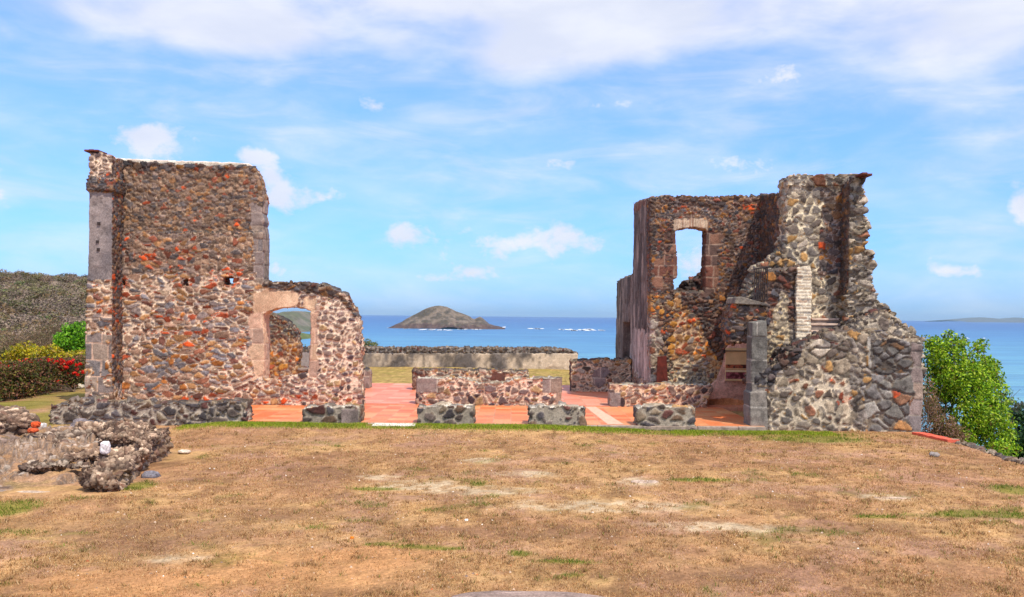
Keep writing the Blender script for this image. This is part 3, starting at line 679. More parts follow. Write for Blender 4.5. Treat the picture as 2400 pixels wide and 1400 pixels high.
# ------------------------------------------------------------------ right ruin
RR = empty('ruined_stair_tower', (6.5, 22.5, 0), 'tall dark ruined stone tower on the right with an empty window and a stair', 'ruin')
YA = 25.7
def shp(outline, Y, t, holes=(), rough=.05, seed=1, seg=.15):
    bm = bmesh.new(); wall_bm(bm, outline, Y, t, holes, rough, seg, seed); return bm
bm = shp([(1526, 985), (1524, 466, .6), (1550, 462, 1), (1580, 460, 1), (1600, 459, 1), (1660, 462, 1), (1720, 462, 1), (1775, 461, 1), (1850, 458, .5), (1850, 985)], YA, .6,
         [[(1579, 686), (1578, 655), (1587, 652), (1587, 606), (1585, 575), (1583, 540), (1600, 535), (1620, 533), (1640, 534), (1656, 537), (1654, 600), (1652, 686)], [(1567, 684), (1580, 684), (1580, 703), (1567, 703)]], .04, 51)
za = [(Z(R_DARK), None), (Z(R_DARK, s=.085, mould=.12, mort=S(188, 164, 144)), rect(YA, 1530, 1720, 482, 530)),
      (Z(R_OCHRE, mould=.2), rect(YA, 1500, 1900, 690, 1000)), (Z(R_BLACK, mould=.6), polyz(YA, [(1600, 690), (1700, 690), (1720, 800), (1690, 850), (1650, 800), (1640, 740), (1600, 730)])),
      (Z(R_OCHRE, mort=S(200, 176, 140), mould=.0), polyz(YA, [(1530, 700), (1570, 690), (1620, 760), (1640, 840), (1600, 860), (1545, 800)])),
      (Z(R_GREY, s=.2, mould=.35), rect(YA, 1505, 1548, 740, 900)),
      (Z(R_PALE, p=P_OCHRE, mort=S(206, 184, 148)), polyz(YA, [(1570, 840), (1650, 840), (1668, 880), (1650, 930), (1560, 920)])),
      (Z(A_RED, zj=.25), lambda P, N: rect(YA, 1532, 1592, 532, 680)(P, N) & (fbm(P, 1.6, 3, 2) > .42)), (Z(A_RED, zj=.5), rect(YA, 1650, 1688, 540, 690)),
      (Z(B_ARCH, zj=.12), rect(YA, 1580, 1662, 512, 540)), (Z(R_DARK, mould=.45, s=.14, amp=.045), rect(YA, 1500, 1860, 440, 484)), (TOPD, up)]
body('window_wall', bm, za, 61, .025, RR, .025, ell(YA, [(1605, 488, 12, 8, .8), (1760, 485, 20, 15, .7), (1600, 760, 50, 30, .3), (1615, 790, 40, 60, .25)]))
# outer side wall, running back from the corner of the window wall
XS = 3.80
zt0 = at(1522, 465, 25.7)[2]; zt1 = at(1483, 478, 29.5)[2]; zl0 = at(1479, 646, 29.6)[2]; zl1 = at(1464, 649, 31.6)[2]; zl2 = at(1443, 664, 34.3)[2]
hz0 = .72; hz1 = at(1468, 757, 31)[2]
bm = bmesh.new(); rng = random.Random(52)
outl = [(25.72, -.2), (25.72, zt0, .6), (27.6, (zt0 + zt1) / 2 + .04, .6), (29.5, zt1), (29.6, zl0 + .1, 1), (29.7, zl0, 1), (31.6, zl1, .5), (32.4, zl2 + .1, .5), (34.3, zl2), (34.3, -.2)]
extrude(bm, [jag(outl, .035, .18, rng), [(30.2, hz0), (30.2, hz1), (32.2, hz1), (32.2, hz0)]], XS, XS + .6, 'X')
box_bm(bm, XS - .02, XS + .12, 29.3, 29.44, zl0 + .1, zl0 + .18)
box_bm(bm, XS + .35, XS + 1.0, 29.9, 32.6, -.2, hz1 + .3)  # backing block added to keep light out of the opening
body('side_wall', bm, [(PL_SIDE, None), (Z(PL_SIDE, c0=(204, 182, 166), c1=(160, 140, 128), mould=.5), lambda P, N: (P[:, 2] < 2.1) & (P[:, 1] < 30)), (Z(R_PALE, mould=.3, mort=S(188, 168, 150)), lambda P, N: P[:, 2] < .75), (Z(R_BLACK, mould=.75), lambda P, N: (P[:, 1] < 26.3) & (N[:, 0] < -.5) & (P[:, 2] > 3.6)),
     (Z(R_BLACK, mould=.9), lambda P, N: P[:, 0] > XS + .3), (Z(A_RED, h=.3, w=.5), lambda P, N: (P[:, 2] > zt1 - .28) & (N[:, 2] < .7)), (TOPD, up)], 62, .03, RR, .02)  # inside of the opening blackened, recess shade put into the colour
# remains of the rear wall behind the window
bm = shp([(1500, 985), (1540, 700), (1580, 688, 1.5), (1600, 678, 1.5), (1622, 660, 1.5), (1640, 648, 1.5), (1660, 637, 1.5), (1700, 620, 1), (1720, 985)], 29.4, .7, (), .07, 53)
body('rear_rubble', bm, [(Z(R_BLACK, s=.2, amp=.09), None)], 63, .035, RR)  # dark stone tones stand in for shade on the side turned from the sun
# cross wall coming forward to the tower; its shade is painted into the stone
XC = at(1782, 600, 25.7)[0]
bm = bmesh.new(); z0 = at(1785, 457, 25.6)[2]; z1 = at(1846, 449, 22.8)[2]
extrude(bm, [jag([(22.6, -.2), (22.6, z1, .5), (24.2, (z0 + z1) / 2 - .02, .5), (25.8, z0), (25.8, -.2)], .03, .2, rng)], XC, XC + .6, 'X')
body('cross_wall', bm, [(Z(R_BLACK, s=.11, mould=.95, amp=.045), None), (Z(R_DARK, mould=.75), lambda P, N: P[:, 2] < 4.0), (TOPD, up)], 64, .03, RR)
YT = 22.5
bm = shp([(1838, 985), (1838, 640, 1.5), (1836, 600, 1.5), (1843, 560, 1.5), (1846, 500, 1), (1848, 424, .8), (1853, 414, .8), (1866, 411, .8), (1900, 411, .8), (1960, 411, .6), (2010, 409, .6), (2010, 985)], YT, .7, (), .05, 54)
wall_bm(bm, [(1847, 436, 1), (1846, 420, 1), (1855, 411, 1), (1900, 409, 1), (1960, 410, 1), (2010, 408, 1), (2010, 436, 1)], YT - .05, .8, (), .02, .12, 55)
wall_bm(bm, [(1752, 760), (1752, 690, 1.5), (1765, 655, 1.5), (1790, 618, 1.8), (1812, 600, 1.8), (1830, 588, 1.8), (1850, 580), (1850, 760)], YT + .05, .55, (), .06, .14, 56)
body('tower_wall', bm, [(Z(R_GREY, s=.2, mort=S(232, 214, 180), gap=.13, mould=.3, rmax=.62, spall=.7), None), (Z(R_GREY, s=.2, mould=.5), rect(YT, 1840, 2030, 400, 470)), (Z(R_DARK, p=P_GREY, s=.16, mort=S(176, 158, 146), mould=.4), rect(YT, 1925, 1985, 440, 640)),
     (Z(R_RAG, s=.2, amp=.08), rect(YT, 1740, 1846, 560, 720)), (Z(TOPS, mort=S(206, 198, 160)), up)], 65, .025, RR)
YE = 22.0
bm = shp([(1985, 985), (1984, 700, .5), (1988, 560, .5), (1992, 430, .8), (2002, 416, .8), (2026, 413, .8), (2023, 450, 1.5), (2027, 500, 1.5), (2030, 545, 1.8), (2040, 590, 1.8), (2043, 640, 1.8), (2051, 680, 1.8), (2056, 704, 1.8), (2076, 720, 1.8), (2096, 740, 1.8), (2116, 757, 1.8), (2140, 776, 1.8), (2160, 800, 1), (2160, 985)], YE, 1.1, (), .075, 57)
body('broken_wall_end', bm, [(Z(R_RAG, s=.17, mort=S(206, 192, 168), mould=.48), None), (Z(R_DARK, mould=.7), lambda P, N: (N[:, 0] < -.5)), (Z(TOPD, mort=S(170, 156, 136)), up), (Z(R_RAG, mould=.5, amp=.09, s=.16), lambda P, N: P[:, 2] < 3.0)], 66, .028, RR, .06)  # left face darkened: shade away from the sun put into its colour
bm = bmesh.new(); x, y, z = at(2022, 411, 21.8)
for i in range(2): box_bm(bm, x - .1 + i * .11, x + .02 + i * .11, 21.55, 22.3, z - .02 - i * .025, z + .03 - i * .025)
bobj('ridge_tile', bm, M_DRED, RR, bevel=.006)
YF = 20.85
bm = shp([(1794, 1020), (1794, 905, 1), (1769, 903, 1.5), (1772, 888, 1.8), (1790, 868, 1.8), (1812, 862, 1.8), (1830, 852, 1.8), (1838, 842, 1.8), (1848, 822, 1.8), (1872, 815, 1.5), (1896, 802, 1), (1933, 788, .8), (1995, 777, .8), (2040, 776, .8), (2099, 785, .8), (2162, 793, .3), (2162, 900, .2), (2159, 1025)], YF, 1.0, (), .05, 58)
wall_bm(bm, [(1830, 985), (1850, 830, 1), (1920, 800, 1), (2000, 770, 1.5), (2060, 735, 1.8), (2090, 745, 1.8), (2130, 775, 1.8), (2158, 797, 1), (2158, 985)], YF + .35, 1.1, (), .07, .15, 59)
zf = [(Z(R_GREY, s=.2, mort=S(204, 188, 162), mould=.38), None), (Z(R_PALE, s=.2, asp=(1, 1, .9), gap=.17, mort=S(214, 196, 168), mould=.22, rmax=.66), polyz(YF, [(1800, 1010), (1830, 950), (1890, 840), (2000, 880), (2010, 1010)])),
      (Z(R_BIG, zj=.2), rect(YF, 2022, 2170, 800, 1012)), (Z(R_BIG, s=.22, mould=.95), rect(YF, 2045, 2170, 795, 880)), (Z(R_GREY, s=.22, mould=.5, mort=S(130, 118, 100)), polyz(YF, [(1890, 815), (2040, 780), (2040, 900), (1960, 880), (1890, 850)])),
      (Z(A_GREY, h=.36, w=3, mort=S(150, 138, 124), mould=.3), rect(YF, 2138, 2170, 800, 1020)), (Z(R_GREY, s=.16, mort=S(150, 138, 124), mould=.55), rect(YF, 1995, 2024, 820, 1000)),
      (Z(R_BLACK, s=.2, amp=.07, mort=S(120, 110, 100)), polyz(YF, [(1760, 910), (1765, 880), (1830, 845), (1850, 815), (1876, 812), (1868, 850), (1830, 880), (1800, 900)])),
      (Z(PL_GREY, c0=(206, 200, 186), c1=(150, 142, 130), mould=.2, zj=.1), polyz(YF, [(2034, 790), (2043, 790), (2040, 862), (2034, 860)])), (TOPD, up)]
body('buttress', bm, zf, 67, .025, RR, .035, ell(YF, [(1984, 937, 9, 9, .95), (2095, 922, 9, 6, .9), (1855, 892, 10, 4, .8), (1955, 805, 6, 6, .7), (1945, 888, 7, 6, .5)]))
YG = 21.9
bm = shp([(1758, 985), (1768, 790, .8), (1775, 745, 1), (1782, 700, 1.4), (1792, 662, 1.5), (1801, 641, 1.5), (1830, 633, 1.2), (1866, 628, .8), (1898, 626, .4), (1901, 640, .3), (1901, 805, .3), (1890, 830), (1890, 985)], YG, .5, (), .05, 60)
body('stair_wall', bm, [(Z(R_PALE, s=.15, mort=S(222, 200, 160), gap=.12, p=P_OCHRE), None), (Z(R_DARK, s=.16, mould=.5, amp=.06, p=P_GREY), polyz(YG, [(1770, 760), (1780, 690), (1795, 630), (1872, 620), (1868, 720), (1830, 680), (1810, 760)])), (Z(R_BLACK, mould=.5, s=.13), rect(YG, 1852, 1870, 640, 760)), (TOPD, up)], 68, .025, RR)
bm = shp([(1867, 830), (1866, 700, .4), (1868, 640, .4), (1870, 627, .5), (1899, 624, .5), (1902, 640, .2), (1902, 790, .2), (1894, 816, .5), (1880, 830, .5)], YG - .10, .5, (), .03, 61, .1)
body('brick_jamb', bm, [(B_PALE, None)], 69, .02, RR, .012)
for i, (py, ys_) in enumerate(((791, 21.95), (774, 22.1), (758, 22.25), (746, 22.4))):
    bm = bmesh.new(); x0, _, z = at(1897, py, ys_); x1 = at(1987, py, ys_)[0]
    box_bm(bm, x0, x1, ys_, ys_ + .4, z - .4, z - .05); o = bobj('stair_riser', bm, M_CONC, RR)
    bm = bmesh.new(); box_bm(bm, x0, x1 - .003, ys_ - .03, ys_ + .4, z - .048, z); bobj('stair_tread', bm, flat_mat('tread_stone', lin(206, 180, 160), .85), RR, bevel=.008)
bm = shp([(1762, 1012), (1762, 918), (1763, 757, .3), (1797, 752, .3), (1797, 1012)], YF, .48, (), .015, 62)
wall_bm(bm, [(1759, 1012), (1758, 920), (1798, 918), (1799, 1012)], YF - .06, .6, (), .005, .2, 63)
body('doorway_pillar', bm, [(A_PILL, None)], 70, .02, RR, .008)
bm = shp([(1716, 740, 1), (1722, 714), (1800, 716), (1800, 762), (1757, 762, 1), (1753, 784, 1.4), (1749, 803, 1), (1735, 800, 1), (1720, 806, 1), (1716, 785, 1.3), (1710, 762, 1)], 21.4, 1.0, (), .05, 64, .1)
body('arch_springer', bm, [(Z(R_DARK, s=.14, mould=.55, amp=.06, mort=S(170, 150, 130)), None)], 71, .022, RR, .04)
bm = shp([(1722, 712), (1724, 697, .5), (1740, 696, .5), (1800, 712), (1800, 717)], 21.3, .9, (), .01, 65)
body('landing_slab', bm, [(Z(PL_GREY, c0=(150, 140, 124), c1=(100, 92, 84), mould=.3), None)], 72, .02, RR, .01)
YQ = 25.54
bm = shp([(1655, 985), (1660, 930, .4), (1662, 905, .4), (1680, 890, .5), (1692, 860, .5), (1703, 820, .5), (1716, 798), (1790, 795), (1790, 985)], YQ, .3, (), .03, 66)
body('pink_plaster_wall', bm, [(PL_PINK, None), (Z(PL_PINK, c0=(206, 140, 92), c1=(176, 118, 80), zj=.2), lambda P, N: P[:, 2] < .28)], 73, .025, RR, .015)
# iron rail beside the stair
YI = 21.8
rl = bpy.data.objects.new('railing', None); COL.objects.link(rl); rl.location = (0, 0, 0)
pxs = np.linspace(1769, 1799, 7)
railm = bmesh.new(); 
def bar(bm, p, q_, r=.012):
    p = Vector(p); q_ = Vector(q_); d = q_ - p; M = Matrix.Translation((p + q_) / 2) @ d.to_track_quat('Z', 'Y').to_matrix().to_4x4()
    bmesh.ops.create_cone(bm, cap_ends=True, segments=6, radius1=r, radius2=r, depth=d.length, matrix=M)
bar(railm, at(1766, 631, YI), at(1803, 625, YI), .02)
rail = bobj('railing', railm, M_IRON, RR); bpy.data.objects.remove(rl)
for i, px in enumerate(pxs):
    bm = bmesh.new(); bar(bm, at(px, 631 - (px - 1766) * .16, YI), at(px - 1.5, 708 - i * 1.0, YI), .013); c = bobj('baluster', bm, M_IRON); c.parent = rail; c.matrix_parent_inverse = rail.matrix_parent_inverse.copy() if False else Matrix.Identity(4)
    c.matrix_parent_inverse = (Matrix.Translation(RR.location) @ rail.matrix_parent_inverse).inverted()
bm = bmesh.new(); bar(bm, at(1768, 704, YI), at(1799, 703, YI), .012); c = bobj('bottom_bar', bm, M_IRON); c.parent = rail; c.matrix_parent_inverse = (Matrix.Translation(RR.location) @ rail.matrix_parent_inverse).inverted()

# information board on the pink plaster
IB = empty('information_board', at(1724, 893, YQ - .08), 'yellowed information board with two picture strips on the pink plaster wall', 'sign')
bm = bmesh.new(); a = at(1700, 893, YQ - .08); c = at(1756, 816, YQ - .08)
box_bm(bm, a[0], c[0], YQ - .10, YQ - .055, a[2], c[2]); bobj('panel', bm, flat_mat('board', lin(214, 178, 128), .6, .3, 3., .12, 0), IB, bevel=.006)
def strip(nm, x0, x1, y0, y1, m, d=.104):
    bm = bmesh.new(); a = at(x0, y1, YQ - d); c = at(x1, y0, YQ - d); box_bm(bm, a[0], c[0], YQ - d, YQ - d + .006, a[2], c[2]); return bobj(nm, bm, m, IB)
def photo_mat(name, c0, c1, sc):
    m, q, p = mat(name, .5, .3); tcn = q.n('ShaderNodeTexCoord'); n = q.noise(tcn.outputs['Object'], sc, 4, .6)
    q.l(q.mix(q.step(n, .42, .58), tuple(c0) + (1,), tuple(c1) + (1,)), p.inputs['Base Color']); return m
strip('picture_strip', 1701, 1754, 855, 863, photo_mat('photo_row', lin(60, 36, 32), lin(170, 92, 60), 9.))
strip('picture_strip', 1701, 1754, 873, 888, photo_mat('photo_panorama', lin(86, 34, 36), lin(166, 92, 96), 7.))
strip('text_band', 1701, 1754, 865, 867, flat_mat('board_line', lin(190, 150, 110), .6, .2, 40, .3, 0))
strip('text_band', 1701, 1754, 869, 871, flat_mat('board_line_pale', lin(232, 208, 168), .6, .2, 40, .2, 0))
bm = bmesh.new(); a = at(1698, 823, YQ - .13); bar(bm, a, at(1752, 823, YQ - .13), .012); box_bm(bm, a[0] - .02, a[0] + .02, YQ - .15, YQ - .02, a[2] - .06, a[2] + .03); bobj('hanging_rod', bm, M_IRON, IB)
# rusted plate
bm = bmesh.new(); pts = pxl([(1537, 925), (1541, 836), (1562, 834), (1567, 925)], 25.5); extrude(bm, [[p[:2] for p in pts]], 25.48, 25.52)
o = bobj('rusted_plate', bm, M_RUST, bevel=.005); tag(o, 'tall dark rust brown plate standing behind the low pinkish wall', 'plate')
# ------------------------------------------------------------------ foreground ruin on the left
def mound_h(X, Y):
    P = np.stack([X, Y, X * 0], 1).astype(np.float32)
    t = sst(Y, 12.9, 16.4); h = .44 * t + .05 * sst(Y, 12.6, 12.9)
    h = h * sst(-X, 6.15, 6.5) * (1 - .9 * sst(Y, 16.5, 17.6))
    n = fbm(P, 1.5, 201, 4); r = fbm(P, 4.5, 202, 4)
    h = h + (n - .5) * .18 * sst(h, .02, .2) + np.abs(r - .5) * .12 * sst(h, .02, .2)
    st_ = np.floor(h / .11) * .11; h = h * .45 + .55 * (st_ + .11 * sst((h - st_) / .11, .55, .95))
    return h - .03
def mound_rock(V):
    """broken concreted rubble sticking out of the soil"""
    N = np.zeros_like(V); N[:, 2] = 1
    d, c = masonry(V * np.array([1, 1, 2.2], np.float32), N, st(.13, asp=(1.6, 1.2, .9), gap=.16, amp=.06, mort=(150, 122, 98), p=pal((150, 132, 118, 3), (126, 108, 96, 3), (172, 156, 140, 1.5), (100, 82, 70, 2)), rmax=.62, mould=.4), 205)
    k = sst(fbm(V, (1.9, 1.9, 5), 203, 4), .36, .56)
    return d, c, k
def mound_col(V):
    c, g0, b0 = ground_col(V); d, r, k = mound_rock(V)
    return c * .9 * (1 - k[:, None]) + r * k[:, None]
def mound_z(X, Y):
    h = mound_h(X, Y); V = np.stack([X, Y, h], 1).astype(np.float32); d, c, k = mound_rock(V)
    return h + d * k * sst(h, -.02, .06) + (fbm(V, 6., 206, 4) - .5) * .10 * sst(h, 0, .1)
o = grid_mesh('mound', dens(-9.6, -5.3, .02), dens(12.3, 17.8, .02), mound_z, M_STONE, mound_col); tag(o, kind='structure')
def lump(bm, c, r, rot=0.0, seed=0):
    q = bmesh.ops.create_icosphere(bm, subdivisions=2, radius=1.0); rng = random.Random(seed)
    R_ = Matrix.Rotation(rot, 3, 'Z')
    for v in q['verts']:
        u = Vector([math.copysign(abs(a) ** .75, a) for a in v.co]) * rng.uniform(.92, 1.08)
        v.co = Vector(c) + R_ @ Vector((u.x * r[0], u.y * r[1], u.z * r[2]))
R_LAVA = st(.06, asp=(1.3, 1.3, .7), gap=.12, amp=.03, mort=(98, 80, 68), p=pal((150, 132, 114, 4), (122, 104, 90, 3), (178, 160, 140, 1.6), (100, 80, 68, 1.8)), mould=.45, rmax=.72)
bm = bmesh.new()
def prism(bm, plan, tops, z0=-.2):
    A = [bm.verts.new((x, y, z0)) for x, y in plan]; B = [bm.verts.new((x, y, z)) for (x, y), z in zip(plan, tops)]
    n = len(plan); bm.faces.new(A); bm.faces.new(list(reversed(B)))
    for i in range(n): bm.faces.new((A[i], A[(i + 1) % n], B[(i + 1) % n], B[i]))
# right face from (279,1156) to (343,1094), far end (361,1004)
a = gp(272, 1158); c = gp(343, 1094)
prism(bm, [(a[0], a[1]), (c[0], c[1]), (-6.02, 16.6), (-7.2, 16.6), (c[0] - .8, c[1]), (a[0] - .3, a[1])], [.16, .42, .46, .42, .34, .12])
for (px, py, Y, r, s_) in ((285, 1026, 15.2, (.34, .4, .10), 2), (338, 1050, 15.0, (.12, .5, .2), 3), (262, 1100, 13.6, (.28, .4, .12), 5), (240, 1128, 13.05, (.19, .26, .12), 6), (215, 1010, 16.2, (.25, .3, .12), 8), (205, 1068, 14.5, (.3, .3, .1), 9), (228, 1120, 13.1, (.2, .2, .13), 10), (300, 1010, 15.9, (.5, .4, .14), 11)):
    lump(bm, at(px, py, Y), r, .1 * s_, s_)
o = body('broken_low_wall', bm, [(R_LAVA, None), (Z(R_LAVA, p=P_DARK, s=.16, asp=(1, 1, 1), mort=S(128, 108, 88)), lambda P, N: (P[:, 2] < .3) & (N[:, 0] > .3)), (Z(R_LAVA, p=pal((128, 82, 66, 1)), mort=S(110, 76, 60)), lambda P, N: (P[:, 1] < 13.3) & (P[:, 2] < .16) & (P[:, 0] > -5.6))], 81, .018, None, .05, post=lambda P, N, D, C: (D + (fbm(P, (2.2, 2.2, 8), 811, 4) - .5) * .22 + (fbm(P, (9, 9, 22), 812, 3) - .5) * .09, C * np.array([1.12, 1.02, .94]) * (.35 + 1.4 * fbm(P, (6, 6, 12), 813, 4))[:, None]))
tag(o, 'broken end of a rough grey stone wall in the left foreground', 'ruin')
def rock(px, py, Y, r, label, seed, c, cat='rock', name='rock', rot=0.0, group=None, smooth=1.0):
    """one weathered rock: a faceted lump with cracked, grainy colour; px,py is its centre"""
    bm = bmesh.new(); lump(bm, (0, 0, 0), r, rot, seed)
    bmesh.ops.subdivide_edges(bm, edges=bm.edges[:], cuts=3, use_grid_fill=True)
    me = bpy.data.meshes.new(name); bm.to_mesh(me); bm.free()
    n = len(me.vertices); P = np.zeros(n * 3, np.float32); me.vertices.foreach_get('co', P); P = P.reshape(-1, 3)
    N = np.zeros(n * 3, np.float32); me.vertices.foreach_get('normal', N); N = N.reshape(-1, 3)
    P = P + 10 * (seed + 1); sz = max(r)
    d = (fbm(P, 1.3 / sz, seed, 3) - .5) * .55 * min(r) + smooth * ((fbm(P, 4 / sz, seed + 1, 4) - .5) * .45 * min(r) + (fbm(P, 11 / sz, seed + 2, 3) - .5) * .22 * min(r))
    C = S(*c) * (1 - .75 * (smooth ** .5) * (1 - 2 * fbm(P, 3 / sz, seed + 3, 5)))[:, None] * (1 - .5 * smooth + 1.0 * smooth * fbm(P, 16 / sz, seed + 4, 2))[:, None]
    P = P - 10 * (seed + 1) + N * d[:, None]; me.vertices.foreach_set('co', P.ravel()); me.update(); setcol(me, C)
    me.polygons.foreach_set('use_smooth', np.ones(len(me.polygons), bool))
    o = link(name, me, M_STONE); o.location = at(px, py, Y); tag(o, label, cat, group); return o
rock(247, 1049, 14.3, (.07, .07, .10), 'smooth white rock lying against the top of the broken grey wall', 91, (226, 214, 210), smooth=.55)
rock(353, 1116, 14.2, (.14, .12, .075), 'blue grey rock on the grass right of the broken grey wall', 92, (122, 118, 124))
bm = bmesh.new()
for (px, py, Y, r, s_) in ((10, 992, 15.9, (.42, .45, .25), 1), (45, 994, 15.8, (.26, .35, .17), 2), (-40, 985, 16.0, (.4, .4, .3), 3), (25, 968, 16.1, (.22, .3, .1), 4)): lump(bm, at(px, py, Y), r, .2 * s_, 20 + s_)
o = body('boulder', bm, [(Z(R_LAVA, s=.10, mould=.25), None)], 93, .02, None, .04, post=lambda P, N, D, C: (D + (fbm(P, (2.4, 2.4, 7), 821, 4) - .5) * .18 + (fbm(P, (9, 9, 20), 822, 3) - .5) * .08, C * np.array([1.12, 1.02, .94]) * (.5 + 1.15 * fbm(P, (5, 5, 12), 823, 4))[:, None]))
tag(o, 'big rough grey boulder at the left edge of the foreground', 'boulder')
rock(14, 1040, 15.3, (.24, .2, .13), 'brown grey rock tucked under the big boulder', 94, (132, 112, 100))
rock(97, 1004, 16.6, (.075, .1, .09), 'small pale speckled rock between the orange lumps and long low wall', 95, (204, 196, 188))
def crag(label, L, seed):
    bm = bmesh.new()
    for i, (px, py, Y, r) in enumerate(L): lump(bm, at(px, py, Y), r, .15 * (i - 1), seed + i)
    o = body('rock', bm, [(Z(R_LAVA, s=.09, mould=.25), None)], seed, .018, None, .03, post=lambda P, N, D, C: (D + (fbm(P, (4, 4, 12), 831, 4) - .5) * .12 + (fbm(P, (9, 9, 22), 832, 3) - .5) * .07, C * (.5 + 1.0 * fbm(P, (5, 5, 14), 833, 4))[:, None]))
    tag(o, label, 'rock')
crag('pinkish grey rock left of the ledge with a dark crack', [(85, 1030, 15.6, (.20, .2, .09)), (70, 1038, 15.4, (.14, .16, .06))], 96)
crag('long flat ledge of grey rock with a dark crack beneath, on the mound', [(140, 1024, 15.7, (.26, .25, .06)), (175, 1021, 15.8, (.30, .25, .055)), (160, 1038, 15.5, (.36, .2, .05)), (118, 1034, 15.5, (.15, .15, .06))], 97)
rock(195, 1001, 16.6, (.24, .22, .14), 'grey rock at the top of the mound, before the long low wall', 98, (128, 118, 118))
crag('round pale rock half sunk on the mound, above the green tuft', [(75, 1092, 14.0, (.14, .16, .07))], 99)
crag('flat pale rock in the middle of the mound', [(128, 1088, 14.1, (.22, .18, .045)), (112, 1094, 14.0, (.12, .12, .04))], 100)
crag('flat pinkish rock on the mound near the broken wall', [(180, 1093, 13.9, (.2, .12, .035))], 101)
rock(75, 1158, 12.9, (.30, .10, .035), 'long pale kerb rock at the foot of the mound', 102, (200, 176, 152))
rock(150, 1163, 12.85, (.16, .1, .04), 'short pale rock at the mound foot, nearest the broken wall', 103, (188, 166, 146))
rock(84, 996, 15.5, (.07, .07, .05), 'orange brick lump beside the boulder, topmost of the two', 104, (204, 84, 44), 'brick lump', 'brick_lump')
rock(78, 1009, 15.3, (.085, .07, .04), 'orange brick lump beside the boulder, lower and wider of the two', 105, (198, 88, 52), 'brick lump', 'brick_lump')
rock(825, 1261, gp(825, 1263)[1], (.022, .02, .018), 'small orange stone on the bare ground near the green tufts', 106, (232, 132, 40), 'stone', 'small_stone')
rock(1093, 1220, gp(1093, 1222)[1], (.024, .02, .018), 'small white stone lying alone on the dry grass left of centre', 107, (240, 232, 220), 'stone', 'small_stone')
rock(1388, 1203, gp(1388, 1205)[1], (.02, .02, .018), 'small white stone lying alone on the dry grass right of centre', 108, (240, 232, 220), 'stone', 'small_stone')
rock(432, 1059, gp(432, 1063)[1], (.11, .1, .03), 'flat pale stone in the dry grass right of the broken grey wall', 109, (206, 190, 170), 'stone', 'flat_stone')
rock(2190, 1066, gp(2190, 1071)[1], (.09, .07, .045), 'grey stone on the dry grass near the right drop', 110, (150, 140, 132), 'stone', 'flat_stone')
o = rock(1510, 1130, gp(1510, 1134)[1], (.22, .12, .018), 'pale flat rock breaking through the grass in the middle right', 111, (188, 164, 144), 'rock')
o = rock(2085, 1168, gp(2085, 1170)[1], (.24, .1, .012), 'pale cracked rock flush with the grass on the right', 112, (190, 164, 138), 'rock')
rock(1240, 1405, gp(1240, 1399)[1], (.74, .2, .04), 'long grey rock ledge at the bottom middle of the photo', 113, (156, 134, 122), 'rock')
rock(130, 911, 30.0, (.16, .14, .1), 'round dark stone at the foot of the flowering hedge', 114, (120, 116, 112))
rock(170, 905, 30.4, (.24, .14, .10), 'white painted stone at the foot of the flowering hedge, left of its pair', 115, (214, 206, 204))
rock(186, 906, 30.3, (.17, .14, .08), 'pale rounded stone at the foot of the flowering hedge, right of its pair', 116, (214, 202, 180))
# scattered pebbles and grit
rng = np.random.default_rng(5)
def tri_rocks(n):
    ang = rng.uniform(-.56, .56, n); r = np.sqrt(rng.uniform(7.2 ** 2, 20 ** 2, n)); x = r * np.tan(ang); y = r
    ok = (x > -5.3) & (x < 8.6); x = x[ok]; y = y[ok]; n = len(x); s_ = rng.gamma(1.6, .0042, n).clip(.003, .024)
    z = ground_h(x.astype(np.float32), y.astype(np.float32))
    base = np.array([(1, 0, 0), (0, 1, 0), (-1, 0, 0), (0, -1, 0), (0, 0, 1.)]) ; th = rng.uniform(0, 6.28, n)
    V = np.zeros((n, 5, 3), np.float32)
    for i, b_ in enumerate(base):
        V[:, i, 0] = x + (b_[0] * np.cos(th) - b_[1] * np.sin(th)) * s_ * rng.uniform(.6, 1.2, n)
        V[:, i, 1] = y + (b_[0] * np.sin(th) + b_[1] * np.cos(th)) * s_ * rng.uniform(.6, 1.2, n); V[:, i, 2] = z + (b_[2] * .8 - .1) * s_
    F_ = np.array([(0, 1, 4), (1, 2, 4), (2, 3, 4), (3, 0, 4)])
    Fc = (np.arange(n)[:, None, None] * 5 + F_[None]).reshape(-1, 3)
    pc = np.array([lin(206, 180, 156), lin(170, 140, 118), lin(232, 220, 206), lin(130, 110, 100), lin(196, 110, 70)])
    c = pc[rng.choice(5, n, p=[.4, .3, .12, .15, .03])] * rng.uniform(.7, 1.1, (n, 1))
    return V.reshape(-1, 3), Fc, np.repeat(c, 5, 0)
V, Fc, c = tri_rocks(6000); o = link('gravel', mesh_np('gravel', V, Fc, c), M_STONE); tag(o, 'loose pebbles and grit scattered over the dry ground', 'gravel', kind='stuff')

# ------------------------------------------------------------------ grass
def blades(n, x, y, z, hgt, wid, c):
    th = rng.uniform(0, 6.28, n); lean = rng.uniform(.2, 1.3, n) * hgt; la = rng.uniform(0, 6.28, n)
    V = np.zeros((n, 3, 3), np.float32)
    V[:, 0] = np.stack([x - np.cos(th) * wid, y - np.sin(th) * wid, z - .004], 1)
    V[:, 1] = np.stack([x + np.cos(th) * wid, y + np.sin(th) * wid, z - .004], 1)
    V[:, 2] = np.stack([x + np.cos(la) * lean, y + np.sin(la) * lean, z + hgt], 1)
    return V.reshape(-1, 3), np.arange(n * 3).reshape(-1, 3), np.repeat(c, 3, 0)
n = 420000
u = rng.uniform(0, 1, n); y = 7.6 * (22.0 / 7.6) ** u * 1.0; x = rng.uniform(-.6, .6, n) * y
ok = (x < 8.9) & (x > -12.5) & (y < 20.7) & ~((x < -5.4) & (y > 12.6) & (y < 17)); x = x[ok]; y = y[ok]
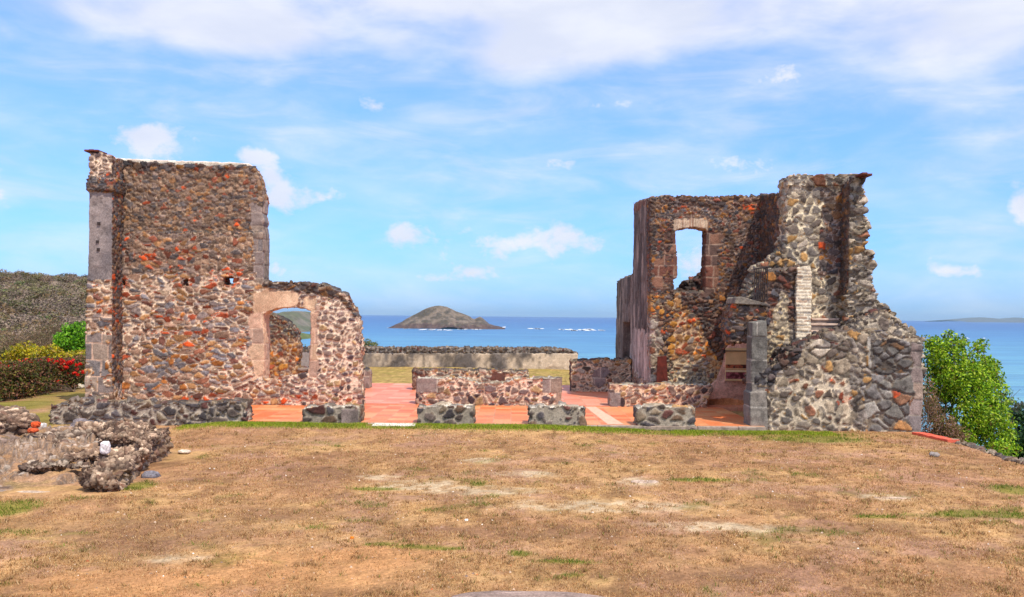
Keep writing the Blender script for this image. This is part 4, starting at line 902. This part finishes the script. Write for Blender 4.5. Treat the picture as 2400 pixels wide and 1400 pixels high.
Pg = np.stack([x, y, ground_h(x.astype(np.float32), y.astype(np.float32))], 1).astype(np.float32)
cg, g0, bare = ground_col(Pg)
keep = rng.uniform(0, 1, len(x)) < (.15 + .95 * sst(fbm(Pg, 3.2, 401, 3), .36, .62)) * (1 - .92 * bare); Pg = Pg[keep]; cg = cg[keep]; g0 = g0[keep]; n = len(Pg)
straw = np.array([lin(222, 184, 124), lin(206, 160, 104), lin(180, 130, 84), lin(232, 200, 150), lin(160, 112, 76)])[rng.choice(5, n, p=[.3, .3, .18, .1, .12])]
grn = np.array([lin(110, 134, 36), lin(86, 116, 34), lin(140, 148, 60)])[rng.choice(3, n)]
isg = rng.uniform(0, 1, n) < g0 * .85
c = np.where(isg[:, None], grn, straw) * rng.uniform(.65, 1.1, (n, 1)) * .9
yy = Pg[:, 1]
V, Fc, cc = blades(n, Pg[:, 0], Pg[:, 1], Pg[:, 2], rng.uniform(.008, .026, n) * np.where(isg, 1.7, 1) * (.7 + yy * .03), .0022 + .00022 * yy, c)
o = link('grass', mesh_np('grass', V, Fc, cc), M_BLADE); tag(o, 'short dry straw coloured grass with green tufts over the forecourt', 'grass', kind='stuff')
nt_ = 3400
u = rng.uniform(0, 1, nt_); y = 7.7 * (20.3 / 7.7) ** u; x = rng.uniform(-.58, .58, nt_) * y
ok = (x < 8.7) & (x > -12) & ~((x < -5.3) & (y > 12.4) & (y < 17.2)); x = x[ok]; y = y[ok]
Pt = np.stack([x, y, x * 0], 1).astype(np.float32); cg, g0, bare = ground_col(Pt)
kp = rng.uniform(0, 1, len(x)) < (.2 + .8 * sst(fbm(Pt, 1.3, 403, 3), .42, .62)) * (1 - .8 * bare); x = x[kp]; y = y[kp]; g0 = g0[kp]; nt_ = len(x)
m = 16; rr = rng.gamma(2, .018, (nt_, m)); aa = rng.uniform(0, 6.28, (nt_, m)); bx = (x[:, None] + rr * np.cos(aa)).ravel(); by = (y[:, None] + rr * np.sin(aa)).ravel(); n = len(bx)
straw = np.array([lin(216, 178, 122), lin(190, 146, 96), lin(158, 116, 78), lin(228, 196, 146)])[rng.choice(4, n, p=[.35, .35, .2, .1])]
isg = rng.uniform(0, 1, n) < np.repeat(np.clip(g0 + .12, 0, 1), m) * .7
c = np.where(isg[:, None], lin(124, 138, 50), straw) * rng.uniform(.6, 1.05, (n, 1)) * .85
V, Fc, cc = blades(n, bx, by, ground_h(bx.astype(np.float32), by.astype(np.float32)), rng.uniform(.02, .055, n), .003 + .0002 * by, c)
o = link('grass_tufts', mesh_np('grass_tufts', V, Fc, cc), M_BLADE); tag(o, 'loose tufts of longer dry grass dotted over the forecourt', 'grass', kind='stuff')
n = 60000
x = rng.uniform(XL - .0, 7.0, n); y = 20.62 - rng.gamma(1.6, .2, n); 
ok = (y > 19.6) & ~((x > x0 * 0 + gp(863, 1004)[0] - .02) & (x < gp(967, 1004)[0] + .02) & (y > 20.1)); x = x[ok]; y = y[ok]; n = len(x)
Pg = np.stack([x, y, ground_h(x.astype(np.float32), y.astype(np.float32))], 1).astype(np.float32)
kk = sst(fbm(Pg, 1.6, 402, 4) - .22 * (20.5 - Pg[:, 1]), .22, .5); ok = rng.uniform(0, 1, n) < kk; Pg = Pg[ok]; n = len(Pg)
grn = np.array([lin(150, 170, 40), lin(118, 150, 36), lin(186, 176, 80)])[rng.choice(3, n, p=[.45, .25, .3])] * rng.uniform(.75, 1.1, (n, 1))
V, Fc, cc = blades(n, Pg[:, 0], Pg[:, 1], Pg[:, 2], rng.uniform(.015, .05, n), .006, grn)
o = link('green_grass', mesh_np('green_grass', V, Fc, cc), M_BLADE); tag(o, 'strip of fresh green grass along the front of the terrace', 'grass', kind='stuff')

# ------------------------------------------------------------------ plants
def leaf_cloud(blobs, n, size, cols, seed, hollow=.55, gap=.0, aspect=.5, updown=.3, dirw=.6):
    """many small leaf faces spread through the blobs' volume, in clumps"""
    r = np.random.default_rng(seed); B = np.array(blobs, np.float32); vol = B[:, 3] * B[:, 4] * B[:, 5]; k = r.choice(len(B), n, p=vol / vol.sum())
    d = r.normal(size=(n, 3)); d /= np.linalg.norm(d, axis=1, keepdims=True); rad = (hollow + (1 - hollow) * r.uniform(0, 1, (n, 1)) ** .6)
    P = B[k, :3] + d * rad * B[k, 3:6]
    P = P.astype(np.float32); q = fbm(P, 1.6 / max(.25, B[:, 3:6].mean()), seed, 3); P = P + d * ((q - .5) * .9)[:, None] * B[k, 3:6].mean(1, keepdims=True)
    kp = fbm(P, 2.2 / max(.25, B[:, 3:6].mean()), seed + 1, 3) > gap; P = P[kp]; d = d[kp]; n = len(P)
    nrm = r.normal(size=(n, 3)) + d * dirw + np.array([0, 0, updown]); nrm /= np.linalg.norm(nrm, axis=1, keepdims=True)
    t = np.cross(nrm, r.normal(size=(n, 3))); t /= np.linalg.norm(t, axis=1, keepdims=True); bt = np.cross(nrm, t)
    s_ = (size * r.uniform(.6, 1.25, (n, 1))); w = s_ * aspect
    V = np.stack([P - t * s_, P + bt * w - t * s_ * .1, P + t * s_, P - bt * w - t * s_ * .1], 1).astype(np.float32)
    cols = np.array([np.append(lin(*c[:3]), c[3]) for c in cols]); ci = r.choice(len(cols), n, p=cols[:, 3] / cols[:, 3].sum())
    C = cols[ci, :3] * r.uniform(.7, 1.15, (n, 1)); cl = fbm(P.astype(np.float32), 1.1 / max(.3, B[:, 3:6].mean()), seed + 5, 2)[:, None]; C = C * (.7 + .6 * cl)
    return V.reshape(-1, 3), np.arange(n * 4).reshape(-1, 4), np.repeat(C, 4, 0)
def tube(bm, pts, r0, r1, seg=6):
    n = len(pts); rings = []
    for i, p in enumerate(pts):
        p = Vector(p); d = (Vector(pts[min(i + 1, n - 1)]) - Vector(pts[max(i - 1, 0)])).normalized(); M = d.to_track_quat('Z', 'Y').to_matrix()
        r = r0 + (r1 - r0) * i / (n - 1); rings.append([bm.verts.new(p + M @ Vector((math.cos(a * 6.2832 / seg) * r, math.sin(a * 6.2832 / seg) * r, 0))) for a in range(seg)])
    for i in range(n - 1):
        for a in range(seg): bm.faces.new((rings[i][a], rings[i][(a + 1) % seg], rings[i + 1][(a + 1) % seg], rings[i + 1][a]))
    bm.faces.new(rings[0][::-1]); bm.faces.new(rings[-1])
def branches(base, tips, r, seed, name='trunk', wig=.12):
    rg = random.Random(seed); bm = bmesh.new(); b0 = Vector(base)
    for t in tips:
        t = Vector(t); m1 = b0.lerp(t, .4) + Vector([rg.uniform(-1, 1) * wig * (t - b0).length for _ in range(3)]); m1.z = max(m1.z, b0.z + .1); m2 = b0.lerp(t, .72) + Vector([rg.uniform(-1, 1) * wig * (t - b0).length for _ in range(3)])
        tube(bm, [b0 + Vector((rg.uniform(-1, 1), rg.uniform(-1, 1), 0)) * r, m1, m2, t], r, r * .2)
    me = bpy.data.meshes.new(name); bm.to_mesh(me); bm.free(); return me
def plant(name, label, cat, base, blobs, n, size, cols, seed, group=None, hollow=.5, gap=.36, tips=None, r=.03, aspect=.5):
    e = empty(name, base, label, cat, group)
    V, Fc, C = leaf_cloud(blobs, n, size, cols, seed, hollow, gap, aspect)
    under(link('foliage' if cat != 'tree' else 'crown', mesh_np('foliage', V, Fc, C), M_LEAF), e)
    rg = random.Random(seed); tips = tips or [(b_[0] + rg.uniform(-.6, .6) * b_[3], b_[1] + rg.uniform(-.6, .6) * b_[4], b_[2] + rg.uniform(.0, .9) * b_[5]) for b_ in blobs for _ in range(3)]
    under(link('trunk' if cat == 'tree' else 'stems', branches(base, tips, r, seed), M_BARK), e); return e
def bl(px, py, Y, rx, ry, rz): x, y, z = at(px, py, Y); return (x, y, z, rx, ry, rz)
BRIGHT = [(146, 182, 26, 3), (172, 200, 40, 2.4), (106, 150, 28, 2.5), (196, 208, 76, 1), (66, 108, 30, 1.8), (150, 120, 60, .35)]
# big bright shrub right of the tower
Bb = [bl(2215, 850, 23.2, .55, .6, .5), bl(2240, 815, 23.6, .3, .4, .35), bl(2255, 900, 22.8, .65, .7, .6), bl(2290, 880, 23.6, .55, .6, .5), bl(2315, 950, 22.4, .5, .6, .6), bl(2330, 1010, 21.6, .45, .6, .5), bl(2280, 990, 22.0, .45, .6, .5), bl(2350, 1060, 20.6, .3, .5, .3), bl(2200, 920, 23.0, .35, .6, .6), bl(2190, 820, 23.6, .3, .4, .3), bl(2265, 1030, 21.6, .3, .4, .25), bl(2310, 860, 24.0, .3, .4, .25)]
tp = [at(2225, 778, 23.5), at(2200, 800, 23.5), at(2255, 792, 23.7), at(2290, 812, 23.8), at(2318, 838, 24.0), at(2340, 880, 23.4), at(2330, 850, 23.8), at(2180, 790, 23.4), at(2350, 905, 23), at(2300, 800, 24)]
plant('leafy_shrub', 'big bright green leafy shrub growing against the right side of the stone tower', 'shrub', (11.0, 22.8, -2.2), Bb, 38000, .038, BRIGHT, 301, None, .25, .40, tp + [(b_[0], b_[1], b_[2]) for b_ in Bb], .045)
Sb = [(t[0], t[1], t[2] - .12, .22, .2, .2) for t in tp]
V, Fc, C = leaf_cloud(Sb, 1300, .05, BRIGHT, 302, .2, .3); under(link('sprigs', mesh_np('sprigs', V, Fc, C), M_LEAF), bpy.data.objects['leafy_shrub'])
DRYC = [(150, 112, 84, 3), (176, 140, 116, 2), (120, 100, 50, 2), (110, 120, 44, 1.5), (206, 160, 150, .5)]
plant('dry_shrub', 'brown twiggy half dry shrub at the foot of the tower, below the bright leafy shrub', 'shrub', (9.7, 21.6, -.6), [bl(2185, 985, 21.9, .25, .4, .45), bl(2215, 1000, 21.6, .35, .4, .32), bl(2175, 930, 22.2, .15, .3, .5), bl(2245, 1020, 21.2, .25, .3, .2), bl(2190, 1010, 21.9, .5, .5, .3), bl(2230, 1020, 21.9, .5, .6, .3), bl(2180, 960, 22.6, .4, .4, .4)], 9000, .035, DRYC, 303, None, .1, .4, [at(px, py, 21.6) for px, py in ((2170, 900), (2185, 880), (2200, 930), (2215, 950), (2230, 940), (2190, 920), (2240, 980), (2255, 985), (2178, 960), (2265, 1000), (2210, 900), (2225, 975))], .014, .3)
DKG = [(44, 78, 40, 3), (58, 96, 44, 2), (36, 60, 40, 2), (84, 112, 50, 1)]
for (px, py, Y, r_, lab, sd) in ((2385, 990, 27, .9, 'dark green tree at the right edge, beyond the bright shrub', 304), (2370, 1050, 24, .6, 'low dark green shrub below the dark tree at the right edge', 305)):
    plant('dark_tree' if sd == 304 else 'dark_shrub', lab, 'tree' if sd == 304 else 'shrub', at(px + 15, py + 220, Y), [bl(px, py, Y, r_ * .6, r_ * .7, r_ * .7), bl(px + 45, py + 10, Y - .3, r_ * .7, r_ * .7, r_ * .8), bl(px - 10, py + 70, Y - .6, r_ * .6, r_ * .7, r_ * .7), bl(px + 55, py + 80, Y - .6, r_ * .6, r_ * .7, r_ * .7)], 6000, .06, DKG, sd, None, .3, .38)
plant('grey_twiggy_bush', 'thin grey twiggy bush in front of the sea, right of the bright shrub', 'shrub', at(2345, 1040, 26), [bl(2352, 945, 26, .35, .4, .3), bl(2380, 950, 26, .35, .4, .25)], 700, .04, [(110, 112, 96, 2), (90, 100, 70, 1)], 306, None, .1, .4, [at(px, py, 26) for px, py in ((2335, 915), (2350, 900), (2362, 908), (2375, 915), (2392, 912), (2340, 935), (2368, 925))], .02)
# flowering hedge on the left
hx = [gp(-60, 945), gp(30, 935), gp(75, 925), gp(140, 915), gp(215, 900)]
HB = []; FB = []; rgh = random.Random(7)
for i in range(len(hx) - 1):
    a, c = Vector(hx[i]), Vector(hx[i + 1])
    for j in range(4):
        p = a.lerp(c, (j + .5) / 4)
        HB.append((p.x, p.y + .45, .26, .5, .5, .42)); HB.append((p.x, p.y + .6, .78, .42, .5, .30))
        HB.append((p.x, p.y + 1.0, .5, .4, .6, .4))
e = plant('flowering_hedge', 'clipped twiggy hedge dotted with red flowers at the left edge', 'hedge', (-13.5, 29, 0), HB, 30000, .045, [(92, 98, 42, 3), (124, 112, 50, 2), (124, 80, 62, 2.6), (66, 68, 38, 2), (160, 116, 86, 1)], 310, None, .3, .30, [(b_[0], b_[1] - .2, b_[2] + .1) for b_ in HB[::3]], .008)
FL = []
for (px, py, k) in ((140, 850, 12), (120, 848, 8), (160, 850, 9), (150, 862, 7), (148, 868, 4), (105, 846, 5), (55, 846, 7), (35, 860, 7), (10, 862, 7), (75, 850, 4), (90, 868, 4), (30, 900, 4), (0, 905, 3), (180, 855, 5), (70, 880, 3), (25, 882, 3), (180, 878, 6), (188, 870, 2), (125, 890, 3), (60, 910, 3), (98, 846, 4), (138, 858, 8)):
    for _ in range(k): 
        Y = 27.9 + (px - 50) * .015; FL.append(bl(px + rgh.gauss(0, 9), py + rgh.gauss(0, 3), Y - rgh.uniform(.1, .35), .05, .05, .045))
V, Fc, C = leaf_cloud(FL, 2600, .035, [(226, 34, 24, 3), (240, 60, 34, 2), (200, 24, 40, 1)], 311, .3, .0, .7); under(link('flowers', mesh_np('flowers', V, Fc, C), M_LEAF), e)
YEL = [(176, 168, 30, 3), (204, 182, 34, 2), (138, 142, 44, 2), (182, 146, 70, 1.5)]
for i, (px, py, Y, s_, lab, cl) in enumerate(((60, 826, 36, 1.0, 'yellow green shrub behind the hedge, leftmost of its row', YEL), (20, 834, 38, 1.0, 'olive shrub behind the hedge at the left edge', [(120, 110, 60, 2), (100, 100, 50, 2), (140, 120, 80, 1)]), (110, 832, 35, .8, 'yellow shrub behind the middle of the hedge', YEL), (160, 842, 36, .8, 'golden shrub behind the hedge under the bright green tree', YEL), (190, 840, 37, .8, 'yellow green shrub behind the hedge beside the tall wall', YEL))):
    plant('yellow_shrub' if i != 1 else 'olive_shrub', lab, 'shrub', at(px, py + 70, Y), [bl(px, py, Y, s_ * .7, s_ * .6, s_ * .4), bl(px + 28, py + 12, Y, s_ * .5, s_ * .5, s_ * .35), bl(px - 25, py + 14, Y, s_ * .5, s_ * .5, s_ * .35), bl(px + 5, py + 30, Y, s_ * .8, s_ * .6, s_ * .4)], 3800, .065, cl, 320 + i, None, .3, .36)
plant('green_tree', 'bright green bushy tree behind the hedge, beside the tall left wall', 'tree', at(165, 880, 42), [bl(165, 795, 42, .6, .7, .5), bl(192, 786, 42, .5, .6, .6), bl(143, 806, 42, .3, .5, .35), bl(182, 828, 42, .6, .6, .5), bl(202, 815, 42, .5, .5, .6), bl(158, 770, 42, .26, .4, .2), bl(180, 764, 42, .2, .3, .2), bl(134, 792, 42, .2, .3, .22)], 9000, .065, [(112, 170, 34, 3), (140, 192, 44, 2), (80, 136, 32, 2)], 330, None, .15, .40, None, .07)
BR = [(128, 104, 80, 3), (150, 124, 96, 2), (104, 92, 64, 2), (120, 116, 72, 1)]
for i, (px, py, Y, s_, lab) in enumerate(((30, 800, 52, 1.3, 'brown leafless looking bush low on the hillside, nearest the left edge'), (85, 800, 50, 1.1, 'brown twiggy bush between the hillside and the yellow shrubs'), (120, 770, 60, 1.2, 'grey brown bush left of the bright green tree'))):
    plant('twiggy_bush', lab, 'shrub', at(px, py + 80, Y), [bl(px, py, Y, s_, s_ * .8, s_ * .6), bl(px + 35, py + 12, Y, s_ * .7, s_ * .7, s_ * .5), bl(px - 35, py + 12, Y, s_ * .7, s_ * .7, s_ * .5), bl(px, py + 35, Y, s_ * 1.1, s_, s_ * .6)], 4200, .07, BR, 340 + i, None, .2, .36, None, .03, .3)
plant('thin_bush', 'small grassy bush peeping over the perimeter wall beside the left ruin', 'shrub', at(870, 845, 45), [bl(862, 806, 45, .25, .3, .25), bl(878, 808, 45, .2, .3, .16), bl(850, 810, 45, .3, .3, .25)], 1400, .05, [(128, 132, 70, 2), (96, 112, 50, 2), (160, 150, 100, 1)], 350, None, .2, .3, [at(px, py, 45) for px, py in ((858, 792), (866, 788), (872, 796), (880, 797), (886, 799), (893, 803))], .012, .25)
plant('shore_bush', 'olive bush beyond the wooden gate, seen through the arched window', 'shrub', at(712, 880, 48), [bl(705, 828, 48, .6, .5, .3), bl(725, 824, 48, .5, .5, .3), bl(735, 830, 48, .5, .5, .35), bl(690, 828, 48, .5, .5, .3)], 3200, .06, [(116, 120, 40, 2), (140, 132, 40, 1), (100, 88, 60, 2)], 351, None, .2, .3)
# red tile edging on the right
bm = bmesh.new(); a = Vector(gp(2137, 1015, .03)); c = Vector(gp(2222, 1034, .03)); nrm = Vector((1, 0, 0))
for i in range(6):
    p = a.lerp(c, i / 6); q_ = a.lerp(c, (i + 1) / 6 - .01); vs_ = []
    for z in (-.05, .02 + (i % 2) * .006): vs_ += [bm.verts.new(v + Vector((dx, 0, z))) for v, dx in ((p, 0), (q_, 0), (q_, .24), (p, .24))]
    for f in ((0, 1, 2, 3), (7, 6, 5, 4), (0, 4, 5, 1), (1, 5, 6, 2), (2, 6, 7, 3), (3, 7, 4, 0)): bm.faces.new([vs_[k] for k in f])
o = bobj('tile_edging', bm, M_CORAL); tag(o, 'strip of coral red tiles edging the ground below the green shrub', 'edging')
bm = bmesh.new()
for i in range(34):
    t = i / 33; p = Vector(gp(2228 + 172 * t, 1036 + 58 * t, 0)); lump(bm, (p.x + .12 + rgh.uniform(-.05, .05), p.y, -.02 + rgh.uniform(-.02, .02)), (rgh.uniform(.07, .13), rgh.uniform(.06, .11), rgh.uniform(.04, .07)), rgh.uniform(0, 3), i)
o = body('edge_kerb', bm, [(Z(R_OLD, s=.14, mould=.1, mort=S(176, 160, 140)), None)], 85, .022, None, .02); tag(o, 'rough grey stone edging of the ground along the right drop', 'edging')
# wooden gate
GT = empty('wooden_gate', at(713, 868, 40), 'small grey wooden gate of upright boards, seen through the arched window', 'gate')
M_WOOD = flat_mat('grey_wood', lin(158, 144, 140), .85, .2, 14., .25, .3)
for i in range(9):
    px = 692 + i * 4.6; bm = bmesh.new(); a = at(px, 872, 40); c = at(px + 4.1, 827 - (i % 3), 40); box_bm(bm, a[0], c[0], 40, 40.03, a[2], c[2]); bobj('board', bm, M_WOOD, GT)
for py in (836, 862):
    bm = bmesh.new(); a = at(690, py + 2, 40.04); c = at(736, py - 2, 40.04); box_bm(bm, a[0], c[0], 40.034, 40.08, a[2], c[2]); bobj('rail', bm, M_WOOD, GT)

# ------------------------------------------------------------------ hills, island, boats
def ridge_at(px, top, Y): return at(px, top, Y)
def hill_h(X, Y):
    P = np.stack([X / 100, Y / 100, X * 0], 1).astype(np.float32)
    a = -X / np.maximum(Y, 1)
    ext = sst(a, .285, .40)
    pz = CH - (846 - 728) / F * 55
    u = np.clip((Y - 58) / (430 - 58), 0, 1.6)
    top = 17.6 + (fbm(P, 2.2, 501, 4) - .5) * 9 - 3.0 * sst(-a, -.52, -.38)
    z = pz - 3 + (top - pz + 3) * (np.clip(u, 0, 1) ** .86)
    z = z - np.clip(Y - 440, 0, 900) * .12 + (fbm(P, 7., 502, 4) - .5) * 3.2 * sst(Y, 70, 160)
    return z * ext + (SEA - 8) * (1 - ext)
def hill_col(V):
    P = V / 100; a = fbm(P, 9., 503, 4); c = fbm(P, 40., 504, 3)
    br = lin(150, 130, 110); gr = lin(128, 120, 82); dk = lin(116, 102, 86); tn = lin(178, 150, 118)
    k = sst(a, .42, .6)[:, None]; col = br * (1 - k) + gr * k; k = sst(c, .5, .7)[:, None] * .7; col = col * (1 - k) + dk * k
    k = (sst(V[:, 2], 18, 24) * sst(fbm(P, 12., 505, 3), .5, .6))[:, None]; return (col * (1 - k) + tn * k) * .8
o = grid_mesh('hillside', np.linspace(-420, -14, 200), np.linspace(56, 700, 240), hill_h, M_FARLAND, hill_col); tag(o, kind='structure')
n = 3000; a = rng.uniform(.37, .60, n); y = 66 * (470 / 66) ** rng.uniform(0, 1, n); x = -a * y
z = hill_h(x.astype(np.float32), y.astype(np.float32)); Pq = np.stack([x, y, z], 1)
vs_, fs_, cs_ = [], [], []; o_ = 0
kinds = [[(152, 132, 112, 3), (140, 120, 104, 2), (160, 142, 120, 1)], [(134, 126, 84, 3), (122, 116, 78, 2), (142, 132, 92, 1)], [(104, 120, 62, 3), (116, 130, 66, 1)], [(142, 114, 76, 2), (132, 110, 78, 2)]]
wt = rng.choice(4, n, p=[.52, .31, .07, .10])
proto = [leaf_cloud([(0, 0, .55, 1, 1, .62), (.5, .3, .4, .6, .6, .5), (-.5, -.2, .4, .6, .6, .5)], 230, .13, kinds[k], 520 + k + 10 * j, .45, .3, .6, .5, 2.2) for k in range(4) for j in range(3)]
for i in range(n):
    V, Fc, C = proto[wt[i] * 3 + i % 3]; s_ = min(.8 + rng.gamma(2., .34), 2.0) * (.6 + .4 * min(1, y[i] / 200)); th = rng.uniform(0, 6.28); R2 = np.array([[math.cos(th), -math.sin(th), 0], [math.sin(th), math.cos(th), 0], [0, 0, 1]])
    vs_.append((V * s_) @ R2.T + Pq[i]); fs_.append(Fc + o_); cs_.append(C * rng.uniform(.65, 1.12) * (.72 + .5 * vn(np.array([[x[i] / 22, y[i] / 22, 0]], np.float32), 1., 77)[0])); o_ += len(V)
o = link('hillside_scrub', mesh_np('hillside_scrub', np.concatenate(vs_), np.concatenate(fs_), np.concatenate(cs_)), M_LEAF); tag(o, 'dry grey brown scrub covering the hillside on the left', 'scrub', kind='stuff')
def profile_hill(name, Y, pts, depth, base_py, seed, c0, c1, nx=150, ny=60, rough=1.0, kind='structure', rock_=None):
    """a real hill: traced skyline at its own distance, rounded in depth down to the water"""
    px = np.array([p[0] for p in pts], float); tz = np.array([at(p[0], p[1], Y)[2] - SEA for p in pts]); tx = np.array([at(p[0], p[1], Y)[0] for p in pts])
    xs_ = np.linspace(tx[0], tx[-1], nx); ys_ = np.linspace(Y - depth, Y + depth, ny)
    def hf(x, y):
        P = np.stack([x, y, x * 0], 1).astype(np.float32) / depth
        t = np.interp(x, tx, tz); v = (y - Y) / depth + (fbm(P, 2., seed + 8, 2) - .5) * .25; prof = np.clip(1 - np.abs(v) ** 1.7, 0, 1) ** .75
        nn = (fbm(P, 5., seed, 5) - .5) * .5; z = t * prof * (1 + nn * sst(np.abs(v), .05, .4) * rough) - 3 * sst(np.abs(v), .75, 1) - 1.0 * (prof <= 0)
        return SEA + z - .3
    def cf(V):
        P = V / depth; a = fbm(P, 9., seed + 1, 5)[:, None]; k = sst(a, .38, .62); col = lin(*c0) * k + lin(*c1) * (1 - k)
        if rock_ is not None:
            zz = (V[:, 2] - SEA) / tz.max(); k = sst(.30 - zz + (fbm(P, 14., seed + 2, 4) - .5) * .5, .0, .18)[:, None]; rk = lin(*rock_) * (.4 + 1.1 * fbm(P, (18, 18, 6), seed + 3, 3))[:, None]; col = col * (1 - k) + rk * k
        return col * (.55 + .9 * fbm(P, 38., seed + 4, 3))[:, None] * .85
    o = grid_mesh(name, xs_, ys_, hf, M_FARLAND, cf); tag(o, kind=kind); return o
YI2 = 2800
profile_hill('island', YI2, [(915, 772), (930, 760), (946, 753), (960, 745), (972, 738), (985, 731), (1000, 723), (1012, 719), (1022, 717), (1033, 716.5), (1045, 719), (1058, 724), (1070, 730), (1085, 735), (1100, 741), (1106, 746), (1112, 748), (1118, 745), (1124, 742.5), (1130, 745), (1138, 752), (1146, 759), (1158, 763), (1172, 766), (1184, 770)], 170, 770, 601, (132, 116, 98), (92, 82, 66), 300, 110, 1.0, 'structure', (96, 76, 68))
profile_hill('headland', 2300, [(520, 752), (580, 735), (620, 733), (640, 737), (655, 741), (668, 736), (680, 731), (695, 729), (712, 730), (724, 735), (738, 745), (752, 756), (775, 772), (800, 784)], 420, 786, 611, (132, 122, 106), (104, 106, 80), 160, 70, .8)
profile_hill('near_shore', 1500, [(480, 775), (560, 772), (640, 774), (680, 776), (706, 782), (718, 787), (735, 797)], 120, 790, 615, (110, 118, 66), (92, 104, 56), 90, 40, .8)
profile_hill('distant_islands', 17000, [(2215, 751), (2240, 748.5), (2262, 746.8), (2285, 744.5), (2300, 744), (2318, 745.4), (2335, 748), (2345, 748.8), (2362, 746), (2378, 744.4), (2392, 746), (2420, 745), (2470, 752)], 900, 750, 618, (110, 110, 100), (100, 104, 96), 120, 20, .3)
# surf
M_FOAM = flat_mat('foam', (.8, .82, .83), .8, .1, .05, .05, 0)
def foam(L, seed):
    V = []; Fc = []; r = random.Random(seed)
    for (px, py, w, h) in L:
        for k in range(max(3, int(w / 4))):
            cx = px + r.uniform(-w, w); cy = py + r.uniform(-h, h) * .6; x, y, _ = gp(cx, cy, SEA); sx_ = r.uniform(.5, 2.0) * 4.5 / F * y; sy_ = r.uniform(.4, .9) * 120; i0 = len(V)
            for j in range(8): V.append((x + math.cos(j * .785) * sx_ * r.uniform(.6, 1.2), y + math.sin(j * .785) * sy_ * r.uniform(.6, 1.2), SEA + .45))
            Fc += [(i0, i0 + 1, i0 + 2, i0 + 3), (i0, i0 + 3, i0 + 4, i0 + 7), (i0 + 4, i0 + 5, i0 + 6, i0 + 7)]
    return np.array(V), np.array(Fc)
V, Fc = foam([(1270, 771, 28, 1), (1345, 773, 42, 1.4), (1352, 774.5, 20, 1), (1400, 774.5, 20, .5), (918, 768.5, 8, .8), (952, 770.5, 8, .6), (1040, 774, 18, .8), (1178, 767, 12, .8), (1000, 773, 20, .4), (1100, 772, 30, .4), (640, 786, 5, .5)], 4)
o = link('surf', mesh_np('surf', V, Fc), M_FOAM); tag(o, 'white surf breaking on the reef right of the island', 'surf', kind='stuff')
def boat(px, py, lab, L, rz):
    x, y, _ = gp(px, py, SEA); e = empty('motor_boat', (x, y, SEA), lab, 'boat', 'small white boats far out on the right'); wm = M_FOAM
    bm = bmesh.new(); secs = [(-.5, .16, .9), (-.2, .19, .9), (.2, .17, 1.0), (.42, .08, 1.2), (.5, .005, 1.3)]; rings = []
    for (t, w, h) in secs: rings.append([bm.verts.new((t * L, w * L * s_, z)) for s_, z in ((-1, h * L * .11), (-.7, .0), (0, -.3), (.7, .0), (1, h * L * .11))])
    for i in range(4):
        for j in range(4): bm.faces.new((rings[i][j], rings[i][j + 1], rings[i + 1][j + 1], rings[i + 1][j]))
        bm.faces.new((rings[i][4], rings[i][0], rings[i + 1][0], rings[i + 1][4]))
    bm.faces.new(rings[0]); bm.faces.new(rings[-1][::-1])
    h = bobj('hull', bm, wm); bm = bmesh.new(); box_bm(bm, -.2 * L, .14 * L, -.11 * L, .11 * L, .1 * L, .24 * L); k = bobj('cabin', bm, wm, bevel=.1)
    for q_ in (h, k): q_.parent = e
    e.rotation_euler.z = rz
boat(2267, 794.2, 'small white boat just above the tip of the bright shrub, left of the pair', 9.5, .0)
boat(2306, 794.8, 'small white boat on open water, right of the pair', 10.5, 2.9)

# ------------------------------------------------------------------ haze over the sea
hm = bpy.data.materials.new('haze'); hm.use_nodes = True; hn = hm.node_tree; hn.nodes.clear()
pv = hn.nodes.new('ShaderNodeVolumePrincipled'); pv.inputs['Color'].default_value = (.58, .84, 1, 1); pv.inputs['Density'].default_value = 3.2e-5; pv.inputs['Anisotropy'].default_value = .2
ho = hn.nodes.new('ShaderNodeOutputMaterial'); hn.links.new(pv.outputs[0], ho.inputs['Volume'])
bm = bmesh.new(); box_bm(bm, -24000, 24000, -60, 27000, SEA - 10, 90)
tag(bobj('haze', bm, hm), 'thin sea haze', 'haze', kind='stuff')
